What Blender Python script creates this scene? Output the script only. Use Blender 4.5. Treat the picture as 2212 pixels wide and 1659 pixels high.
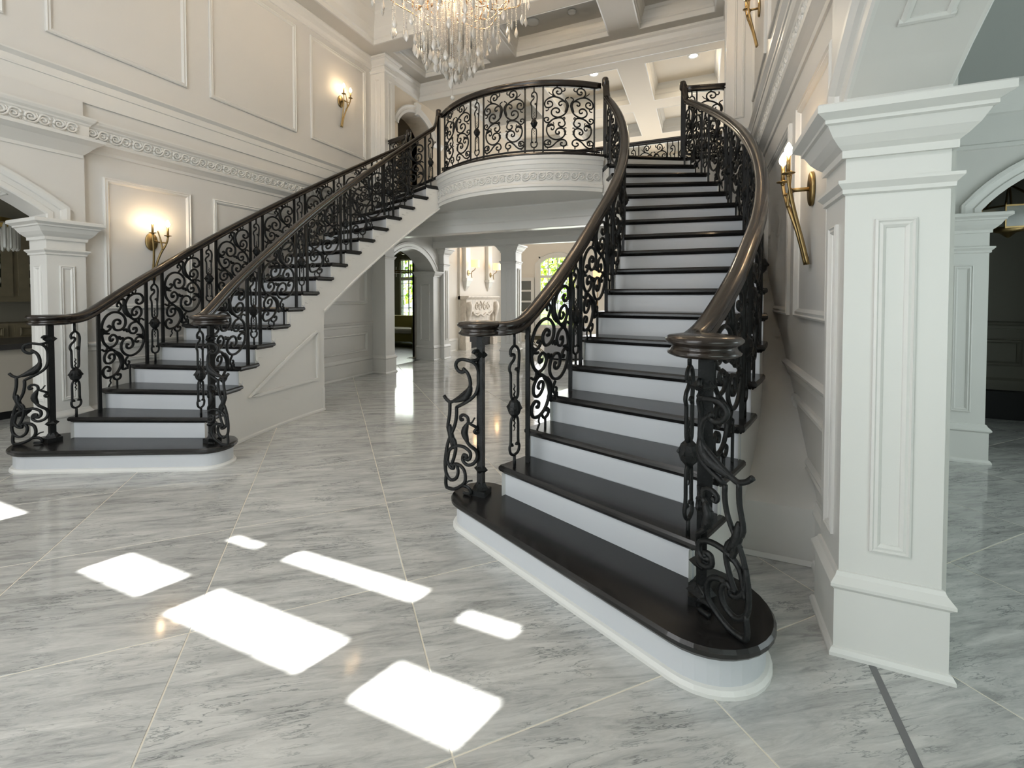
import bpy, math, random
from mathutils import Vector as V
random.seed(11)
PI = math.pi
sc = bpy.context.scene
COL = sc.collection
for o in list(bpy.data.objects): bpy.data.objects.remove(o)

# ------------------------------------------------------------------ camera
cam = bpy.data.cameras.new('camera'); co = bpy.data.objects.new('camera', cam); COL.objects.link(co)
co.location = (0, 0, 1.45065)
co.rotation_euler = (math.radians(90-1.3864), 0, math.radians(23.128))
cam.sensor_fit = 'HORIZONTAL'; cam.sensor_width = 36.0
cam.lens = 36.0*965.04/2212.0
cam.shift_y = -(829.5-664.986)/2212.0
cam.shift_x = (1106-1105.48)/2212.0
cam.clip_start = 0.02
sc.camera = co

# ------------------------------------------------------------------ world, sun, daylight, exposure
w = bpy.data.worlds.new('world'); sc.world = w; w.use_nodes = True
bg = w.node_tree.nodes['Background']
bg.inputs['Color'].default_value = (0.80, 0.90, 1.0, 1); bg.inputs['Strength'].default_value = 2.2
vs = sc.view_settings
vs.view_transform = 'Standard'; vs.look = 'None'; vs.exposure = 0.42; vs.gamma = 1.0; vs.use_curve_mapping = False
sc.display_settings.display_device = 'sRGB'
sc.cycles.max_bounces = 5; sc.cycles.diffuse_bounces = 4; sc.cycles.glossy_bounces = 3
sc.cycles.transmission_bounces = 4; sc.cycles.transparent_max_bounces = 8; sc.cycles.adaptive_threshold = 0.08; sc.cycles.adaptive_min_samples = 12
sc.cycles.caustics_reflective = False; sc.cycles.caustics_refractive = False
sc.cycles.sample_clamp_indirect = 6.0

def sun(name, direction, strength, angle, color):
    l = bpy.data.lights.new(name, 'SUN'); l.energy = strength; l.angle = math.radians(angle); l.color = color
    o = bpy.data.objects.new(name, l); COL.objects.link(o)
    o.rotation_euler = V(direction).to_track_quat('-Z', 'Y').to_euler(); return o
def area(name, loc, direction, sx, sy, power, color, spread=180):
    l = bpy.data.lights.new(name, 'AREA'); l.shape = 'RECTANGLE'; l.size = sx; l.size_y = sy; l.energy = power; l.color = color
    l.spread = math.radians(spread)
    o = bpy.data.objects.new(name, l); COL.objects.link(o); o.location = loc
    o.rotation_euler = V(direction).to_track_quat('-Z', 'Y').to_euler(); return o
def point(name, loc, power, color, rad=0.03):
    l = bpy.data.lights.new(name, 'POINT'); l.energy = power; l.color = color; l.shadow_soft_size = rad
    o = bpy.data.objects.new(name, l); COL.objects.link(o); o.location = loc; return o
EL = math.radians(50)
SUND = V((0.316*math.cos(EL), 0.949*math.cos(EL), -math.sin(EL)))
sun('sun', SUND, 26.0, 0.5, (1.0, 0.98, 0.95))
# daylight entering through the glazed front (behind the camera), the side rooms' windows and the great room's windows, plus added fills
area('daylight_front_door', (-2.6, -1.60, 1.45), (0, 1, -0.05), 3.2, 2.3, 62, (0.90, 0.97, 1.0))
area('daylight_front_upper', (-2.6, -1.60, 4.75), (0, 1, 0.02), 3.6, 1.8, 94, (0.98, 0.985, 1.0))
area('daylight_right_room', (2.6, -0.9, 1.6), (-0.35, 1, 0), 2.6, 2.2, 35, (0.86, 1.0, 0.97))
area('fill_right_side', (4.55, 3.2, 1.7), (-1, 0.1, -0.1), 2.2, 2.0, 34, (0.86, 0.98, 1.0))  # added fill for the right room's floor and pilaster; no window here
area('daylight_left_room', (-7.8, -1.0, 1.6), (0.15, 1, 0), 2.2, 1.8, 30, (0.98, 0.98, 0.96))
area('daylight_great_room', (-2.0, 13.6, 2.2), (0, -1, 0), 6.0, 3.0, 190, (0.97, 0.98, 1.0))
area('fill_great_upper', (-2.0, 13.4, 4.6), (0, -1, 0.1), 6.0, 1.2, 24, (1.0, 0.86, 0.66))  # added warm fill high in the great room; no upper windows stand here
area('daylight_sofa_room', (-9.3, 12.6, 1.7), (0.5, -1, 0), 1.6, 1.8, 34, (0.95, 1.0, 0.92))

# ------------------------------------------------------------------ materials
MATS = {}
def quiet(m): m.cycles.emission_sampling = 'NONE'; return m      # the point lamps beside these carry their light
def mat(name, col, rough=0.5, metal=0.0, spec=0.5, noise=None, bump=None, emit=None, trans=0.0, ior=1.45, coat=0.0):
    if name in MATS: return MATS[name]
    m = bpy.data.materials.new(name); m.use_nodes = True
    nt = m.node_tree; b = nt.nodes['Principled BSDF']
    b.inputs['Base Color'].default_value = (*col, 1); b.inputs['Roughness'].default_value = rough
    b.inputs['Metallic'].default_value = metal; b.inputs['Specular IOR Level'].default_value = spec
    b.inputs['Transmission Weight'].default_value = trans; b.inputs['IOR'].default_value = ior
    b.inputs['Coat Weight'].default_value = coat
    if emit:
        b.inputs['Emission Color'].default_value = (*emit[0], 1); b.inputs['Emission Strength'].default_value = emit[1]
    if noise:
        sc_, amt = noise
        tc = nt.nodes.new('ShaderNodeTexCoord'); n = nt.nodes.new('ShaderNodeTexNoise'); n.inputs['Scale'].default_value = sc_
        n.inputs['Detail'].default_value = 5
        r = nt.nodes.new('ShaderNodeValToRGB')
        r.color_ramp.elements[0].position = .3; r.color_ramp.elements[1].position = .7
        r.color_ramp.elements[0].color = (*[c*(1-amt) for c in col], 1); r.color_ramp.elements[1].color = (*[min(1, c*(1+amt)) for c in col], 1)
        nt.links.new(tc.outputs['Object'], n.inputs['Vector']); nt.links.new(n.outputs['Fac'], r.inputs['Fac'])
        nt.links.new(r.outputs['Color'], b.inputs['Base Color'])
    if bump:
        sc_, st = bump
        tc = nt.nodes.new('ShaderNodeTexCoord'); n = nt.nodes.new('ShaderNodeTexNoise'); n.inputs['Scale'].default_value = sc_
        bp = nt.nodes.new('ShaderNodeBump'); bp.inputs['Strength'].default_value = st; bp.inputs['Distance'].default_value = .01
        nt.links.new(tc.outputs['Object'], n.inputs['Vector']); nt.links.new(n.outputs['Fac'], bp.inputs['Height'])
        nt.links.new(bp.outputs['Normal'], b.inputs['Normal'])
    MATS[name] = m; return m

def wood(name, c0, c1, rough, scale=(2, 40, 40), coat=0.0):
    m = bpy.data.materials.new(name); m.use_nodes = True; nt = m.node_tree; b = nt.nodes['Principled BSDF']
    tc = nt.nodes.new('ShaderNodeTexCoord'); mp = nt.nodes.new('ShaderNodeMapping'); mp.inputs['Scale'].default_value = scale
    n = nt.nodes.new('ShaderNodeTexNoise'); n.inputs['Scale'].default_value = 1.5; n.inputs['Detail'].default_value = 6; n.inputs['Distortion'].default_value = .6
    r = nt.nodes.new('ShaderNodeValToRGB'); r.color_ramp.elements[0].color = (*c0, 1); r.color_ramp.elements[1].color = (*c1, 1)
    r.color_ramp.elements[0].position = .35; r.color_ramp.elements[1].position = .75
    for a, c in ((tc.outputs['Object'], mp.inputs['Vector']), (mp.outputs['Vector'], n.inputs['Vector']), (n.outputs['Fac'], r.inputs['Fac']), (r.outputs['Color'], b.inputs['Base Color'])): nt.links.new(a, c)
    b.inputs['Roughness'].default_value = rough; b.inputs['Coat Weight'].default_value = coat; b.inputs['Coat Roughness'].default_value = .08
    MATS[name] = m; return m

def marble(name):
    m = bpy.data.materials.new(name); m.use_nodes = True; nt = m.node_tree; b = nt.nodes['Principled BSDF']
    N = nt.nodes.new; L = nt.links.new
    tc = N('ShaderNodeTexCoord'); oi = N('ShaderNodeObjectInfo')
    mul = N('ShaderNodeMath'); mul.operation = 'MULTIPLY'; mul.inputs[1].default_value = 37.0; L(oi.outputs['Random'], mul.inputs[0])
    off = N('ShaderNodeCombineXYZ'); L(mul.outputs[0], off.inputs[0]); L(mul.outputs[0], off.inputs[2])
    add = N('ShaderNodeVectorMath'); add.operation = 'ADD'; L(tc.outputs['Object'], add.inputs[0]); L(off.outputs[0], add.inputs[1])
    # veins run along one diagonal of the slab
    rot = N('ShaderNodeMapping'); rot.inputs['Rotation'].default_value = (0, 0, math.radians(-33)); L(add.outputs[0], rot.inputs['Vector'])
    mp = N('ShaderNodeMapping'); mp.inputs['Scale'].default_value = (1.0, 6.5, 1.0); L(rot.outputs[0], mp.inputs['Vector'])
    # warp
    n0 = N('ShaderNodeTexNoise'); n0.inputs['Scale'].default_value = 1.6; n0.inputs['Detail'].default_value = 5; L(mp.outputs[0], n0.inputs['Vector'])
    sc0 = N('ShaderNodeVectorMath'); sc0.operation = 'SCALE'; sc0.inputs['Scale'].default_value = 1.2; L(n0.outputs['Color'], sc0.inputs[0])
    ad2 = N('ShaderNodeVectorMath'); ad2.operation = 'ADD'; L(mp.outputs[0], ad2.inputs[0]); L(sc0.outputs[0], ad2.inputs[1])
    n1 = N('ShaderNodeTexNoise'); n1.inputs['Scale'].default_value = 2.0; n1.inputs['Detail'].default_value = 11; n1.inputs['Roughness'].default_value = .70; L(ad2.outputs[0], n1.inputs['Vector'])
    # clouds
    r1 = N('ShaderNodeValToRGB'); e = r1.color_ramp.elements
    e[0].position = .28; e[0].color = (.26, .265, .258, 1); e[1].position = .68; e[1].color = (.64, .64, .615, 1)
    x = e.new(.47); x.color = (.465, .47, .455, 1)
    L(n1.outputs['Fac'], r1.inputs['Fac'])
    # thin veins = ridge of noise
    n2 = N('ShaderNodeTexNoise'); n2.inputs['Scale'].default_value = 3.4; n2.inputs['Detail'].default_value = 9; n2.inputs['Roughness'].default_value = .6; L(ad2.outputs[0], n2.inputs['Vector'])
    s = N('ShaderNodeMath'); s.operation = 'SUBTRACT'; s.inputs[1].default_value = .5; L(n2.outputs['Fac'], s.inputs[0])
    a = N('ShaderNodeMath'); a.operation = 'ABSOLUTE'; L(s.outputs[0], a.inputs[0])
    r2 = N('ShaderNodeValToRGB'); e = r2.color_ramp.elements
    e[0].position = 0; e[0].color = (.42, .44, .45, 1); e[1].position = .022; e[1].color = (1, 1, 1, 1)
    L(a.outputs[0], r2.inputs['Fac'])
    # veins only in patches
    n3 = N('ShaderNodeTexNoise'); n3.inputs['Scale'].default_value = 4.0; L(add.outputs[0], n3.inputs['Vector'])
    r3 = N('ShaderNodeValToRGB'); r3.color_ramp.elements[0].position = .42; r3.color_ramp.elements[1].position = .62; L(n3.outputs['Fac'], r3.inputs['Fac'])
    mx = N('ShaderNodeMix'); mx.data_type = 'RGBA'; mx.blend_type = 'MULTIPLY'
    L(r3.outputs['Color'], mx.inputs['Factor']); L(r1.outputs['Color'], mx.inputs['A']); L(r2.outputs['Color'], mx.inputs['B'])
    # slab to slab shade
    mr = N('ShaderNodeMapRange'); mr.inputs['To Min'].default_value = .93; mr.inputs['To Max'].default_value = 1.06; L(oi.outputs['Random'], mr.inputs['Value'])
    sc2 = N('ShaderNodeVectorMath'); sc2.operation = 'SCALE'; L(mx.outputs['Result'], sc2.inputs[0]); L(mr.outputs[0], sc2.inputs['Scale'])
    L(sc2.outputs[0], b.inputs['Base Color'])
    b.inputs['Roughness'].default_value = .09; b.inputs['Specular IOR Level'].default_value = .5
    MATS[name] = m; return m

M_WALL = mat('wall_paint', (.665, .655, .625), .42, bump=(220, .03))
M_TRIM = mat('trim_paint', (.70, .695, .665), .34)
M_CEIL = mat('ceiling_paint', (.60, .58, .53), .6)
M_CEILW = mat('ceiling_cream', (.66, .60, .50), .6)
M_CREAM = mat('cream_wall', (.72, .685, .62), .6)
M_RISER = mat('cool_lit_riser_paint', (.56, .58, .605), .36)  # white risers, the daylight's bluish cast put into the colour
M_TREAD = wood('espresso_wood', (.008, .0075, .0075), (.016, .015, .0145), .27, (1.5, 30, 30), .12)
M_RAIL = wood('rail_wood', (.010, .0075, .006), (.026, .018, .013), .24, (3, 3, 3), .22)
M_IRON = mat('wrought_iron', (.007, .0078, .008), .45, .0, .35, bump=(90, .25))
M_BRASS = mat('antique_brass', (.33, .235, .105), .38, 1.0, noise=(12, .18))
M_COPPER = mat('rose_gold', (.82, .58, .38), .26, 1.0)
M_BULB = quiet(mat('bulb_glow', (1, .9, .75), .3, emit=((1, .78, .5), 40.0)))
M_SHADE = quiet(mat('lit_shade', (.9, .75, .5), .7, emit=((1, .66, .30), .75)))
M_DOWN = quiet(mat('downlight_glow', (1, .9, .75), .3, emit=((1, .88, .68), 22.0)))
M_CRYS = mat('crystal', (.95, .92, .86), .10, trans=.45, ior=1.4, spec=.9)
M_GROUT = mat('grout', (.74, .70, .60), .6)
M_MARB = marble('marble_slab')
M_STRIP = mat('grey_stone_strip', (.16, .16, .165), .3)
M_DARKF = wood('dark_floor', (.012, .010, .008), (.03, .024, .02), .25, (1, 12, 1))
M_DARKW = mat('shaded_room_paint', (.10, .095, .075), .6)  # greige panelling with the unlit room's shade put into the colour
M_BLACK = mat('black_void', (.004, .004, .004), .7)
M_CAB = mat('greige_cabinet', (.23, .195, .125), .5, noise=(8, .1))
M_ISL = mat('island_paint', (.48, .44, .37), .55)
M_STONE = mat('mantel_stone', (.66, .60, .52), .6, noise=(9, .12), bump=(30, .3))
M_OLIVE = mat('olive_fabric', (.22, .19, .05), .9, bump=(300, .2))
M_GREYF = mat('grey_fabric', (.34, .345, .36), .9, bump=(300, .2))
M_WHITEF = mat('white_fabric', (.6, .58, .52), .9, bump=(200, .2))
M_GLASS = mat('pane_glass', (.9, .95, .93), .02, trans=1.0, ior=1.05, spec=.3)
M_GOLDT = mat('dark_brass', (.12, .08, .03), .4, .9)
def leafmat(name, c):
    m = mat(name, c, .6, noise=(1.2, .45)); return m
M_LEAF = leafmat('leaf_green', (.30, .42, .06)); M_LEAF2 = leafmat('leaf_light', (.62, .66, .14))
M_BARK = mat('bark', (.10, .075, .055), .9, noise=(14, .3))
M_LAWN = mat('lawn', (.20, .30, .05), .9, noise=(3, .3))
M_ALARM = mat('white_plastic', (.75, .74, .70), .4)

# ------------------------------------------------------------------ mesh helpers
ORG = {}
def tag(o, label=None, cat=None, group=None, kind=None):
    if label: o['label'] = label
    if cat: o['category'] = cat
    if group: o['group'] = group
    if kind: o['kind'] = kind
    return o
def thing(name, label, cat, loc=(0, 0, 0), group=None, kind=None):
    o = bpy.data.objects.new(name, None); COL.objects.link(o); o.location = loc; o.empty_display_size = .1
    ORG[o] = V(loc); return tag(o, label, cat, group, kind)
class MB:
    def __init__(s): s.v = []; s.f = []
    def add(s, vs_, fs):
        n = len(s.v); s.v += [V(p) for p in vs_]; s.f += [tuple(i+n for i in f) for f in fs]; return s
    def box(s, x0, x1, y0, y1, z0, z1):
        if x0 > x1: x0, x1 = x1, x0
        if y0 > y1: y0, y1 = y1, y0
        return s.add([(x0, y0, z0), (x1, y0, z0), (x1, y1, z0), (x0, y1, z0), (x0, y0, z1), (x1, y0, z1), (x1, y1, z1), (x0, y1, z1)],
                     [(3, 2, 1, 0), (4, 5, 6, 7), (0, 1, 5, 4), (1, 2, 6, 5), (2, 3, 7, 6), (3, 0, 4, 7)])
    def loft(s, rings, cap=True, closed=True):
        n = len(rings[0]); k = len(s.v)
        for r in rings: s.v += [V(p) for p in r]
        for i in range(len(rings)-1):
            for j in range(n if closed else n-1):
                a = k+i*n+j; b_ = k+i*n+(j+1) % n; s.f.append((a, b_, b_+n, a+n))
        if cap:
            s.f.append(tuple(range(k+n-1, k-1, -1))); q = k+(len(rings)-1)*n; s.f.append(tuple(range(q, q+n)))
        return s
    def ext(s, fr, poly, n0, n1):
        return s.loft([[fr(u, v_, n0) for u, v_ in poly], [fr(u, v_, n1) for u, v_ in poly]])
    def sweep(s, prof, path, N=(0, 0, 1), closed=False, cap=False, pclosed=False):
        path = [V(p) for p in path]; m = len(path); rings = []
        Ns = [V(q).normalized() for q in N] if isinstance(N, list) else [V(N).normalized()]*m
        for i, p in enumerate(path):
            n = Ns[i]
            def tv(a, b_):
                d = path[b_]-path[a]; d = d-n*d.dot(n); return d.normalized() if d.length > 1e-9 else None
            t1 = tv(i-1, i) if (i > 0 or closed) else None
            t2 = tv(i, (i+1) % m) if (i < m-1 or closed) else None
            if t1 is None: t1 = t2
            if t2 is None: t2 = t1
            p1 = n.cross(t1); p2 = n.cross(t2); q = p1+p2; d = 1+p1.dot(p2)
            q = q/d if d > .15 else p2
            rings.append([p+q*b_+n*a for b_, a in prof])
        if closed: rings.append(rings[0])
        return s.loft(rings, cap=cap and not closed, closed=pclosed)
    def tube(s, pts, r, n=6, closed=False, cap=True):
        pts = [V(p) for p in pts]; m = len(pts)
        if not isinstance(r, (list, tuple)): r = [r]*m
        t0 = (pts[1]-pts[0]).normalized(); up = V((0, 0, 1)) if abs(t0.z) < .9 else V((1, 0, 0))
        nrm = (up-t0*up.dot(t0)).normalized(); rings = []
        for i in range(m):
            a = pts[max(0, i-1)]; b_ = pts[min(m-1, i+1)]
            if closed: a = pts[i-1]; b_ = pts[(i+1) % m]
            t = b_-a
            if t.length < 1e-9: t = t0
            t = t.normalized(); nrm = nrm-t*nrm.dot(t)
            if nrm.length < 1e-6: nrm = t.orthogonal()
            nrm.normalize(); bn = t.cross(nrm)
            rings.append([pts[i]+(nrm*math.cos(2*PI*(j+.5)/n)+bn*math.sin(2*PI*(j+.5)/n))*r[i] for j in range(n)])
        if closed: rings.append(rings[0])
        return s.loft(rings, cap=cap and not closed)
    def lathe(s, prof, c, n=20, cap=True, sx=1, sy=1):
        c = V(c); return s.loft([[c+V((r*sx*math.cos(2*PI*j/n), r*sy*math.sin(2*PI*j/n), z)) for j in range(n)] for r, z in prof], cap=cap)
    def build(s, name, m, parent=None, smooth=False, loc=None):
        o0 = ORG[parent] if parent is not None else V(loc or (0, 0, 0))
        me = bpy.data.meshes.new(name); me.from_pydata([tuple(p-o0) for p in s.v], [], s.f)
        if smooth: me.polygons.foreach_set('use_smooth', [True]*len(me.polygons))
        me.materials.append(m); me.update()
        o = bpy.data.objects.new(name, me); COL.objects.link(o); ORG[o] = o0
        if parent is not None: o.parent = parent
        else: o.location = o0
        return o
def dup(o, parent=None, loc=None):
    c = o.copy(); COL.objects.link(c)
    if parent is not None: c.parent = parent
    if loc is not None: c.location = loc
    return c
def frame(o, U, W, N):
    o, U, W, N = V(o), V(U), V(W), V(N)
    return lambda u, v_, n=0.0: o+U*u+W*v_+N*n
def crom(pts, n=6):
    pts = [V(p) if len(p) == 3 else V((p[0], p[1], 0)) for p in pts]; out = []
    for i in range(len(pts)-1):
        p0 = pts[max(0, i-1)]; p1 = pts[i]; p2 = pts[i+1]; p3 = pts[min(len(pts)-1, i+2)]
        for j in range(n):
            t = j/n
            out.append(.5*((2*p1)+(p2-p0)*t+(2*p0-5*p1+4*p2-p3)*t*t+(3*p1-p0-3*p2+p3)*t**3))
    out.append(pts[-1]); return out
def offset_poly(poly, d):           # CCW polygon, inset by d
    m = len(poly); out = []
    for i in range(m):
        p = V((*poly[i][:2], 0)); a = V((*poly[i-1][:2], 0)); b_ = V((*poly[(i+1) % m][:2], 0))
        t1 = (p-a).normalized(); t2 = (b_-p).normalized(); n1 = V((-t1.y, t1.x, 0)); n2 = V((-t2.y, t2.x, 0))
        q = (n1+n2)/max(.35, 1+n1.dot(n2)); out.append((p.x+q.x*d, p.y+q.y*d))
    return out
def ccw(poly):
    a = sum(poly[i-1][0]*poly[i][1]-poly[i][0]*poly[i-1][1] for i in range(len(poly)))
    return poly if a > 0 else poly[::-1]
def stack(mb, poly, prof):          # prof = [(inset, z)]
    poly = ccw(poly); mb.loft([[(x, y, z) for x, y in offset_poly(poly, d)] for d, z in prof]); return mb

# ------------------------------------------------------------------ plan data
X0 = -2.607; RI = 0.19
I_ = [[1.42, 2.564], [1.51, 2.784], [1.593, 3.005], [1.659, 3.234], [1.712, 3.47], [1.76, 3.707], [1.796, 3.946], [1.816, 4.187], [1.819, 4.429], [1.806, 4.668], [1.779, 4.903], [1.736, 5.134], [1.678, 5.36], [1.605, 5.58], [1.518, 5.796], [1.415, 6.008], [1.3, 6.217]]
O_ = [[2.589, 2.08], [2.712, 2.372], [2.821, 2.669], [2.905, 2.973], [2.98, 3.274], [3.03, 3.578], [3.062, 3.883], [3.077, 4.188], [3.078, 4.492], [3.061, 4.795], [3.026, 5.097], [2.972, 5.396], [2.897, 5.691], [2.8, 5.981], [2.679, 6.264], [2.533, 6.539], [2.367, 6.804]]
def ext_tab(T): return [[2*T[0][i]-T[1][i] for i in (0, 1)]]+T+[[2*T[-1][i]-T[-2][i] for i in (0, 1)]]
TI = ext_tab(I_); TO = ext_tab(O_)   # index 0 -> k=1 ... 18 -> k=19
def ev(T, t):
    x = min(max(t-1, 0), len(T)-1.0001); i = int(x); f = x-i
    g = lambda j: V((*T[min(max(j, 0), len(T)-1)], 0))
    p0, p1, p2, p3 = g(i-1), g(i), g(i+1), g(i+2)
    return .5*((2*p1)+(p2-p0)*f+(2*p0-5*p1+4*p2-p3)*f*f+(3*p1-p0-3*p2+p3)*f**3)
ZL = 18*RI                          # landing level 3.42
DW = 3.193                          # side wall distance from the axis
# ================================================================== FLOOR
fl = MB().box(-11, 4.7, -1.95, 14.2, -.2, -.0016).build('floor', M_GROUT); tag(fl, kind='structure')
def tile_mesh():
    a, b_ = 1.31/math.sqrt(2)/2-.0032, 1.325/math.sqrt(2)/2-.0032
    c = math.sqrt(.5)
    poly = [((u*a)*c-(v_*b_)*c, (u*a)*c+(v_*b_)*c) for u, v_ in ((-1, -1), (1, -1), (1, 1), (-1, 1))]
    return poly
TP = tile_mesh(); first = None; ntile = 0
for n in range(-16, 18):
    for m in range(-6, 16):
        a = .48+1.31*(n+.5); b_ = 1.90+1.325*(m+.5); x, y = (a-b_)/2, (a+b_)/2
        ok = (-6.5 < x < 1.0 and -1.6 < y < 13.6) or (-8.9 < x <= -6.5 and -.6 < y < 5.2) or (1.0 <= x < 4.2 and -.8 < y < 7.2)
        if not ok: continue
        if first is None:
            mb = MB(); stack(mb, TP, [(0, -.012), (0, -.0008), (.0012, 0)])
            first = mb.build('tile', M_MARB, fl); t_ = first
        else: t_ = dup(first, fl)
        t_.location = (x, y, 0); ntile += 1
# threshold strip of grey stone in the right archway
MB().box(.615, .640, -.62, 2.14, -.006, .0015).build('threshold_strip', M_STRIP, fl)
dk = MB().box(-11, -5.98, 7.0, 8.7, -.006, .004).box(-11, -6.44, 8.7, 13.3, -.006, .004).build('dark_wood_floor', M_DARKF, fl)

# ================================================================== PROFILES
PF = [(0, 0), (0, .020), (.012, .027), (.020, .018), (.036, .022), (.052, .008), (.056, 0)]
PFS = [(0, 0), (0, .010), (.008, .014), (.014, .008), (.024, .011), (.034, .004), (.036, 0)]
CAPP = [(0, -.165), (.014, -.165), (.014, -.14), (.03, -.125), (.05, -.10), (.068, -.065), (.078, -.06), (.078, -.048), (.105, -.03), (.105, -.006), (.098, 0), (0, 0)]
BASEP = [(.018, 0), (.036, 0), (.036, .014), (.028, .03), (.019, .034), (.019, .268), (.034, .284), (.034, .296), (.014, .322), (.008, .338), (0, .34)]
NECKP = [(0, -.03), (.012, -.024), (.012, -.008), (.03, .014), (.03, .026), (0, .03)]
FRIEZE = [(0, 2.93), (.014, 2.935), (.02, 2.965), (.05, 3.0), (.07, 3.02), (.075, 3.045), (.06, 3.055), (.055, 3.065), (.055, 3.165), (.065, 3.175), (.07, 3.19), (.09, 3.21), (.10, 3.235), (.10, 3.25), (0, 3.255)]
ARCHCR = [(0, 2.835), (.012, 2.84), (.012, 2.87), (.04, 2.905), (.085, 2.96), (.125, 2.99), (.14, 3.0), (.14, 3.03), (0, 3.04)]
LEDGE = [(0, 3.42), (.018, 3.42), (.018, 3.575), (.028, 3.58), (.028, 3.595), (.018, 3.60), (.018, 3.655), (.032, 3.67), (.05, 3.69), (.05, 3.704), (.03, 3.712), (0, 3.715)]
CHAIR = [(0, .895), (.012, .90), (.012, .935), (.03, .955), (.036, .972), (.02, .984), (0, .99)]

def rect(fr, u0, u1, v0, v1, flip):
    p = [fr(u0, v0), fr(u1, v0), fr(u1, v1), fr(u0, v1)]
    return p[::-1] if flip else p
def panel(parent, fr, N, u0, u1, v0, v1, flip=False, prof=PF, m=None):
    return MB().sweep(prof, rect(fr, u0, u1, v0, v1, flip), N, closed=True).build('panel_moulding', m or M_TRIM, parent)
def hole_wall(mb, fr, u0, u1, v0, v1, n0, n1, holes):
    us = sorted({u0, u1, *[h[0] for h in holes], *[h[1] for h in holes]}); vs_ = sorted({v0, v1, *[h[2] for h in holes], *[h[3] for h in holes]})
    for i in range(len(us)-1):
        for j in range(len(vs_)-1):
            cu, cv = (us[i]+us[i+1])/2, (vs_[j]+vs_[j+1])/2
            if any(h[0] < cu < h[1] and h[2] < cv < h[3] for h in holes) or not (u0 < cu < u1 and v0 < cv < v1): continue
            mb.ext(fr, [(us[i], vs_[j]), (us[i+1], vs_[j]), (us[i+1], vs_[j+1]), (us[i], vs_[j+1])], n0, n1)
    return mb
def arc(c, hs, zs, rise, n=22):
    R = (hs*hs+rise*rise)/(2*rise); zc = zs+rise-R; a = math.asin(hs/R)
    return [(c+R*math.sin(a-2*a*i/n), zc+R*math.cos(a-2*a*i/n)) for i in range(n+1)]
def arch_poly(u0, u1, v0, v1, c, hs, zs, rise):
    return [(u0, v0), (c-hs, v0)]+arc(c, hs, zs, rise)[::-1]+[(c+hs, v0), (u1, v0), (u1, v1), (u0, v1)]

# acanthus scroll repeat for the carved friezes (u along, v up, n proud)
def spir(cx, cy, r0, r1, a0, da, n=None):
    n = n or max(10, int(abs(da)/24)); out = []
    for i in range(n+1):
        t = i/n; a = math.radians(a0+da*t); q = max(0, (t-.34)/.66); r = r0+(r1-r0)*(1-(1-q)**1.25); out.append((cx+r*math.cos(a), cy+r*math.sin(a)))
    return out
def orn_mesh(fr):
    mb = MB()
    def st(pts, r0, r1):
        P = [fr(u, v_, .004) for u, v_ in pts]; m = len(P)
        mb.tube(P, [r0+(r1-r0)*i/(m-1) for i in range(m)], 5)
    st(spir(.07, .005, .058, .012, 200, -560), .012, .009)
    st(spir(.22, -.01, .055, .012, 20, -520), .012, .009)
    st([(q.x, q.y) for q in crom([(.005, -.03), (.03, -.075), (.10, -.075), (.15, -.03), (.17, .03), (.2, .07), (.27, .07), (.30, .03)], 4)], .013, .011)
    st([(q.x, q.y) for q in crom([(.13, .075), (.15, .04), (.135, .0)], 3)], .006, .014)
    st([(q.x, q.y) for q in crom([(.29, -.075), (.275, -.04), (.29, -.01)], 3)], .006, .013)
    st([(q.x, q.y) for q in crom([(.0, .075), (.02, .05), (.012, .02)], 3)], .005, .011)
    return mb

def column(name, label, cat, x0, x1, y0, y1, z0, z1, faces='SW', neck=None, cap=True, group=None, kind=None, capscale=1.0, panels=True):
    c = thing(name, label, cat, ((x0+x1)/2, (y0+y1)/2, z0), group, kind)
    MB().box(x0, x1, y0, y1, z0, z1-.01 if cap else z1).build('shaft', M_TRIM, c)
    loop = [(x0, y0, 0), (x1, y0, 0), (x1, y1, 0), (x0, y1, 0)]
    MB().sweep([(-o, z0+z) for o, z in BASEP], loop, closed=True).build('base', M_TRIM, c)
    if cap: MB().sweep([(-o*capscale, z1+z*capscale) for o, z in CAPP], loop, closed=True).box(x0-.1*capscale, x1+.1*capscale, y0-.1*capscale, y1+.1*capscale, z1-.012, z1-.001).build('capital', M_TRIM, c)
    nk = neck or z1-.31
    MB().sweep([(-o, nk+z) for o, z in NECKP], loop, closed=True).build('neck_moulding', M_TRIM, c)
    if panels:
        for f in faces:
            if f == 'S': fr = frame((x0, y0, 0), (1, 0, 0), (0, 0, 1), (0, -1, 0)); wd = x1-x0; N = (0, -1, 0); fl_ = False
            if f == 'N': fr = frame((x0, y1, 0), (1, 0, 0), (0, 0, 1), (0, 1, 0)); wd = x1-x0; N = (0, 1, 0); fl_ = True
            if f == 'W': fr = frame((x0, y0, 0), (0, 1, 0), (0, 0, 1), (-1, 0, 0)); wd = y1-y0; N = (-1, 0, 0); fl_ = True
            if f == 'E': fr = frame((x1, y0, 0), (0, 1, 0), (0, 0, 1), (1, 0, 0)); wd = y1-y0; N = (1, 0, 0); fl_ = False
            e = wd*.30
            panel(c, fr, N, e, wd-e, z0+.44, nk-.13, fl_, PFS)
    return c

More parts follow.
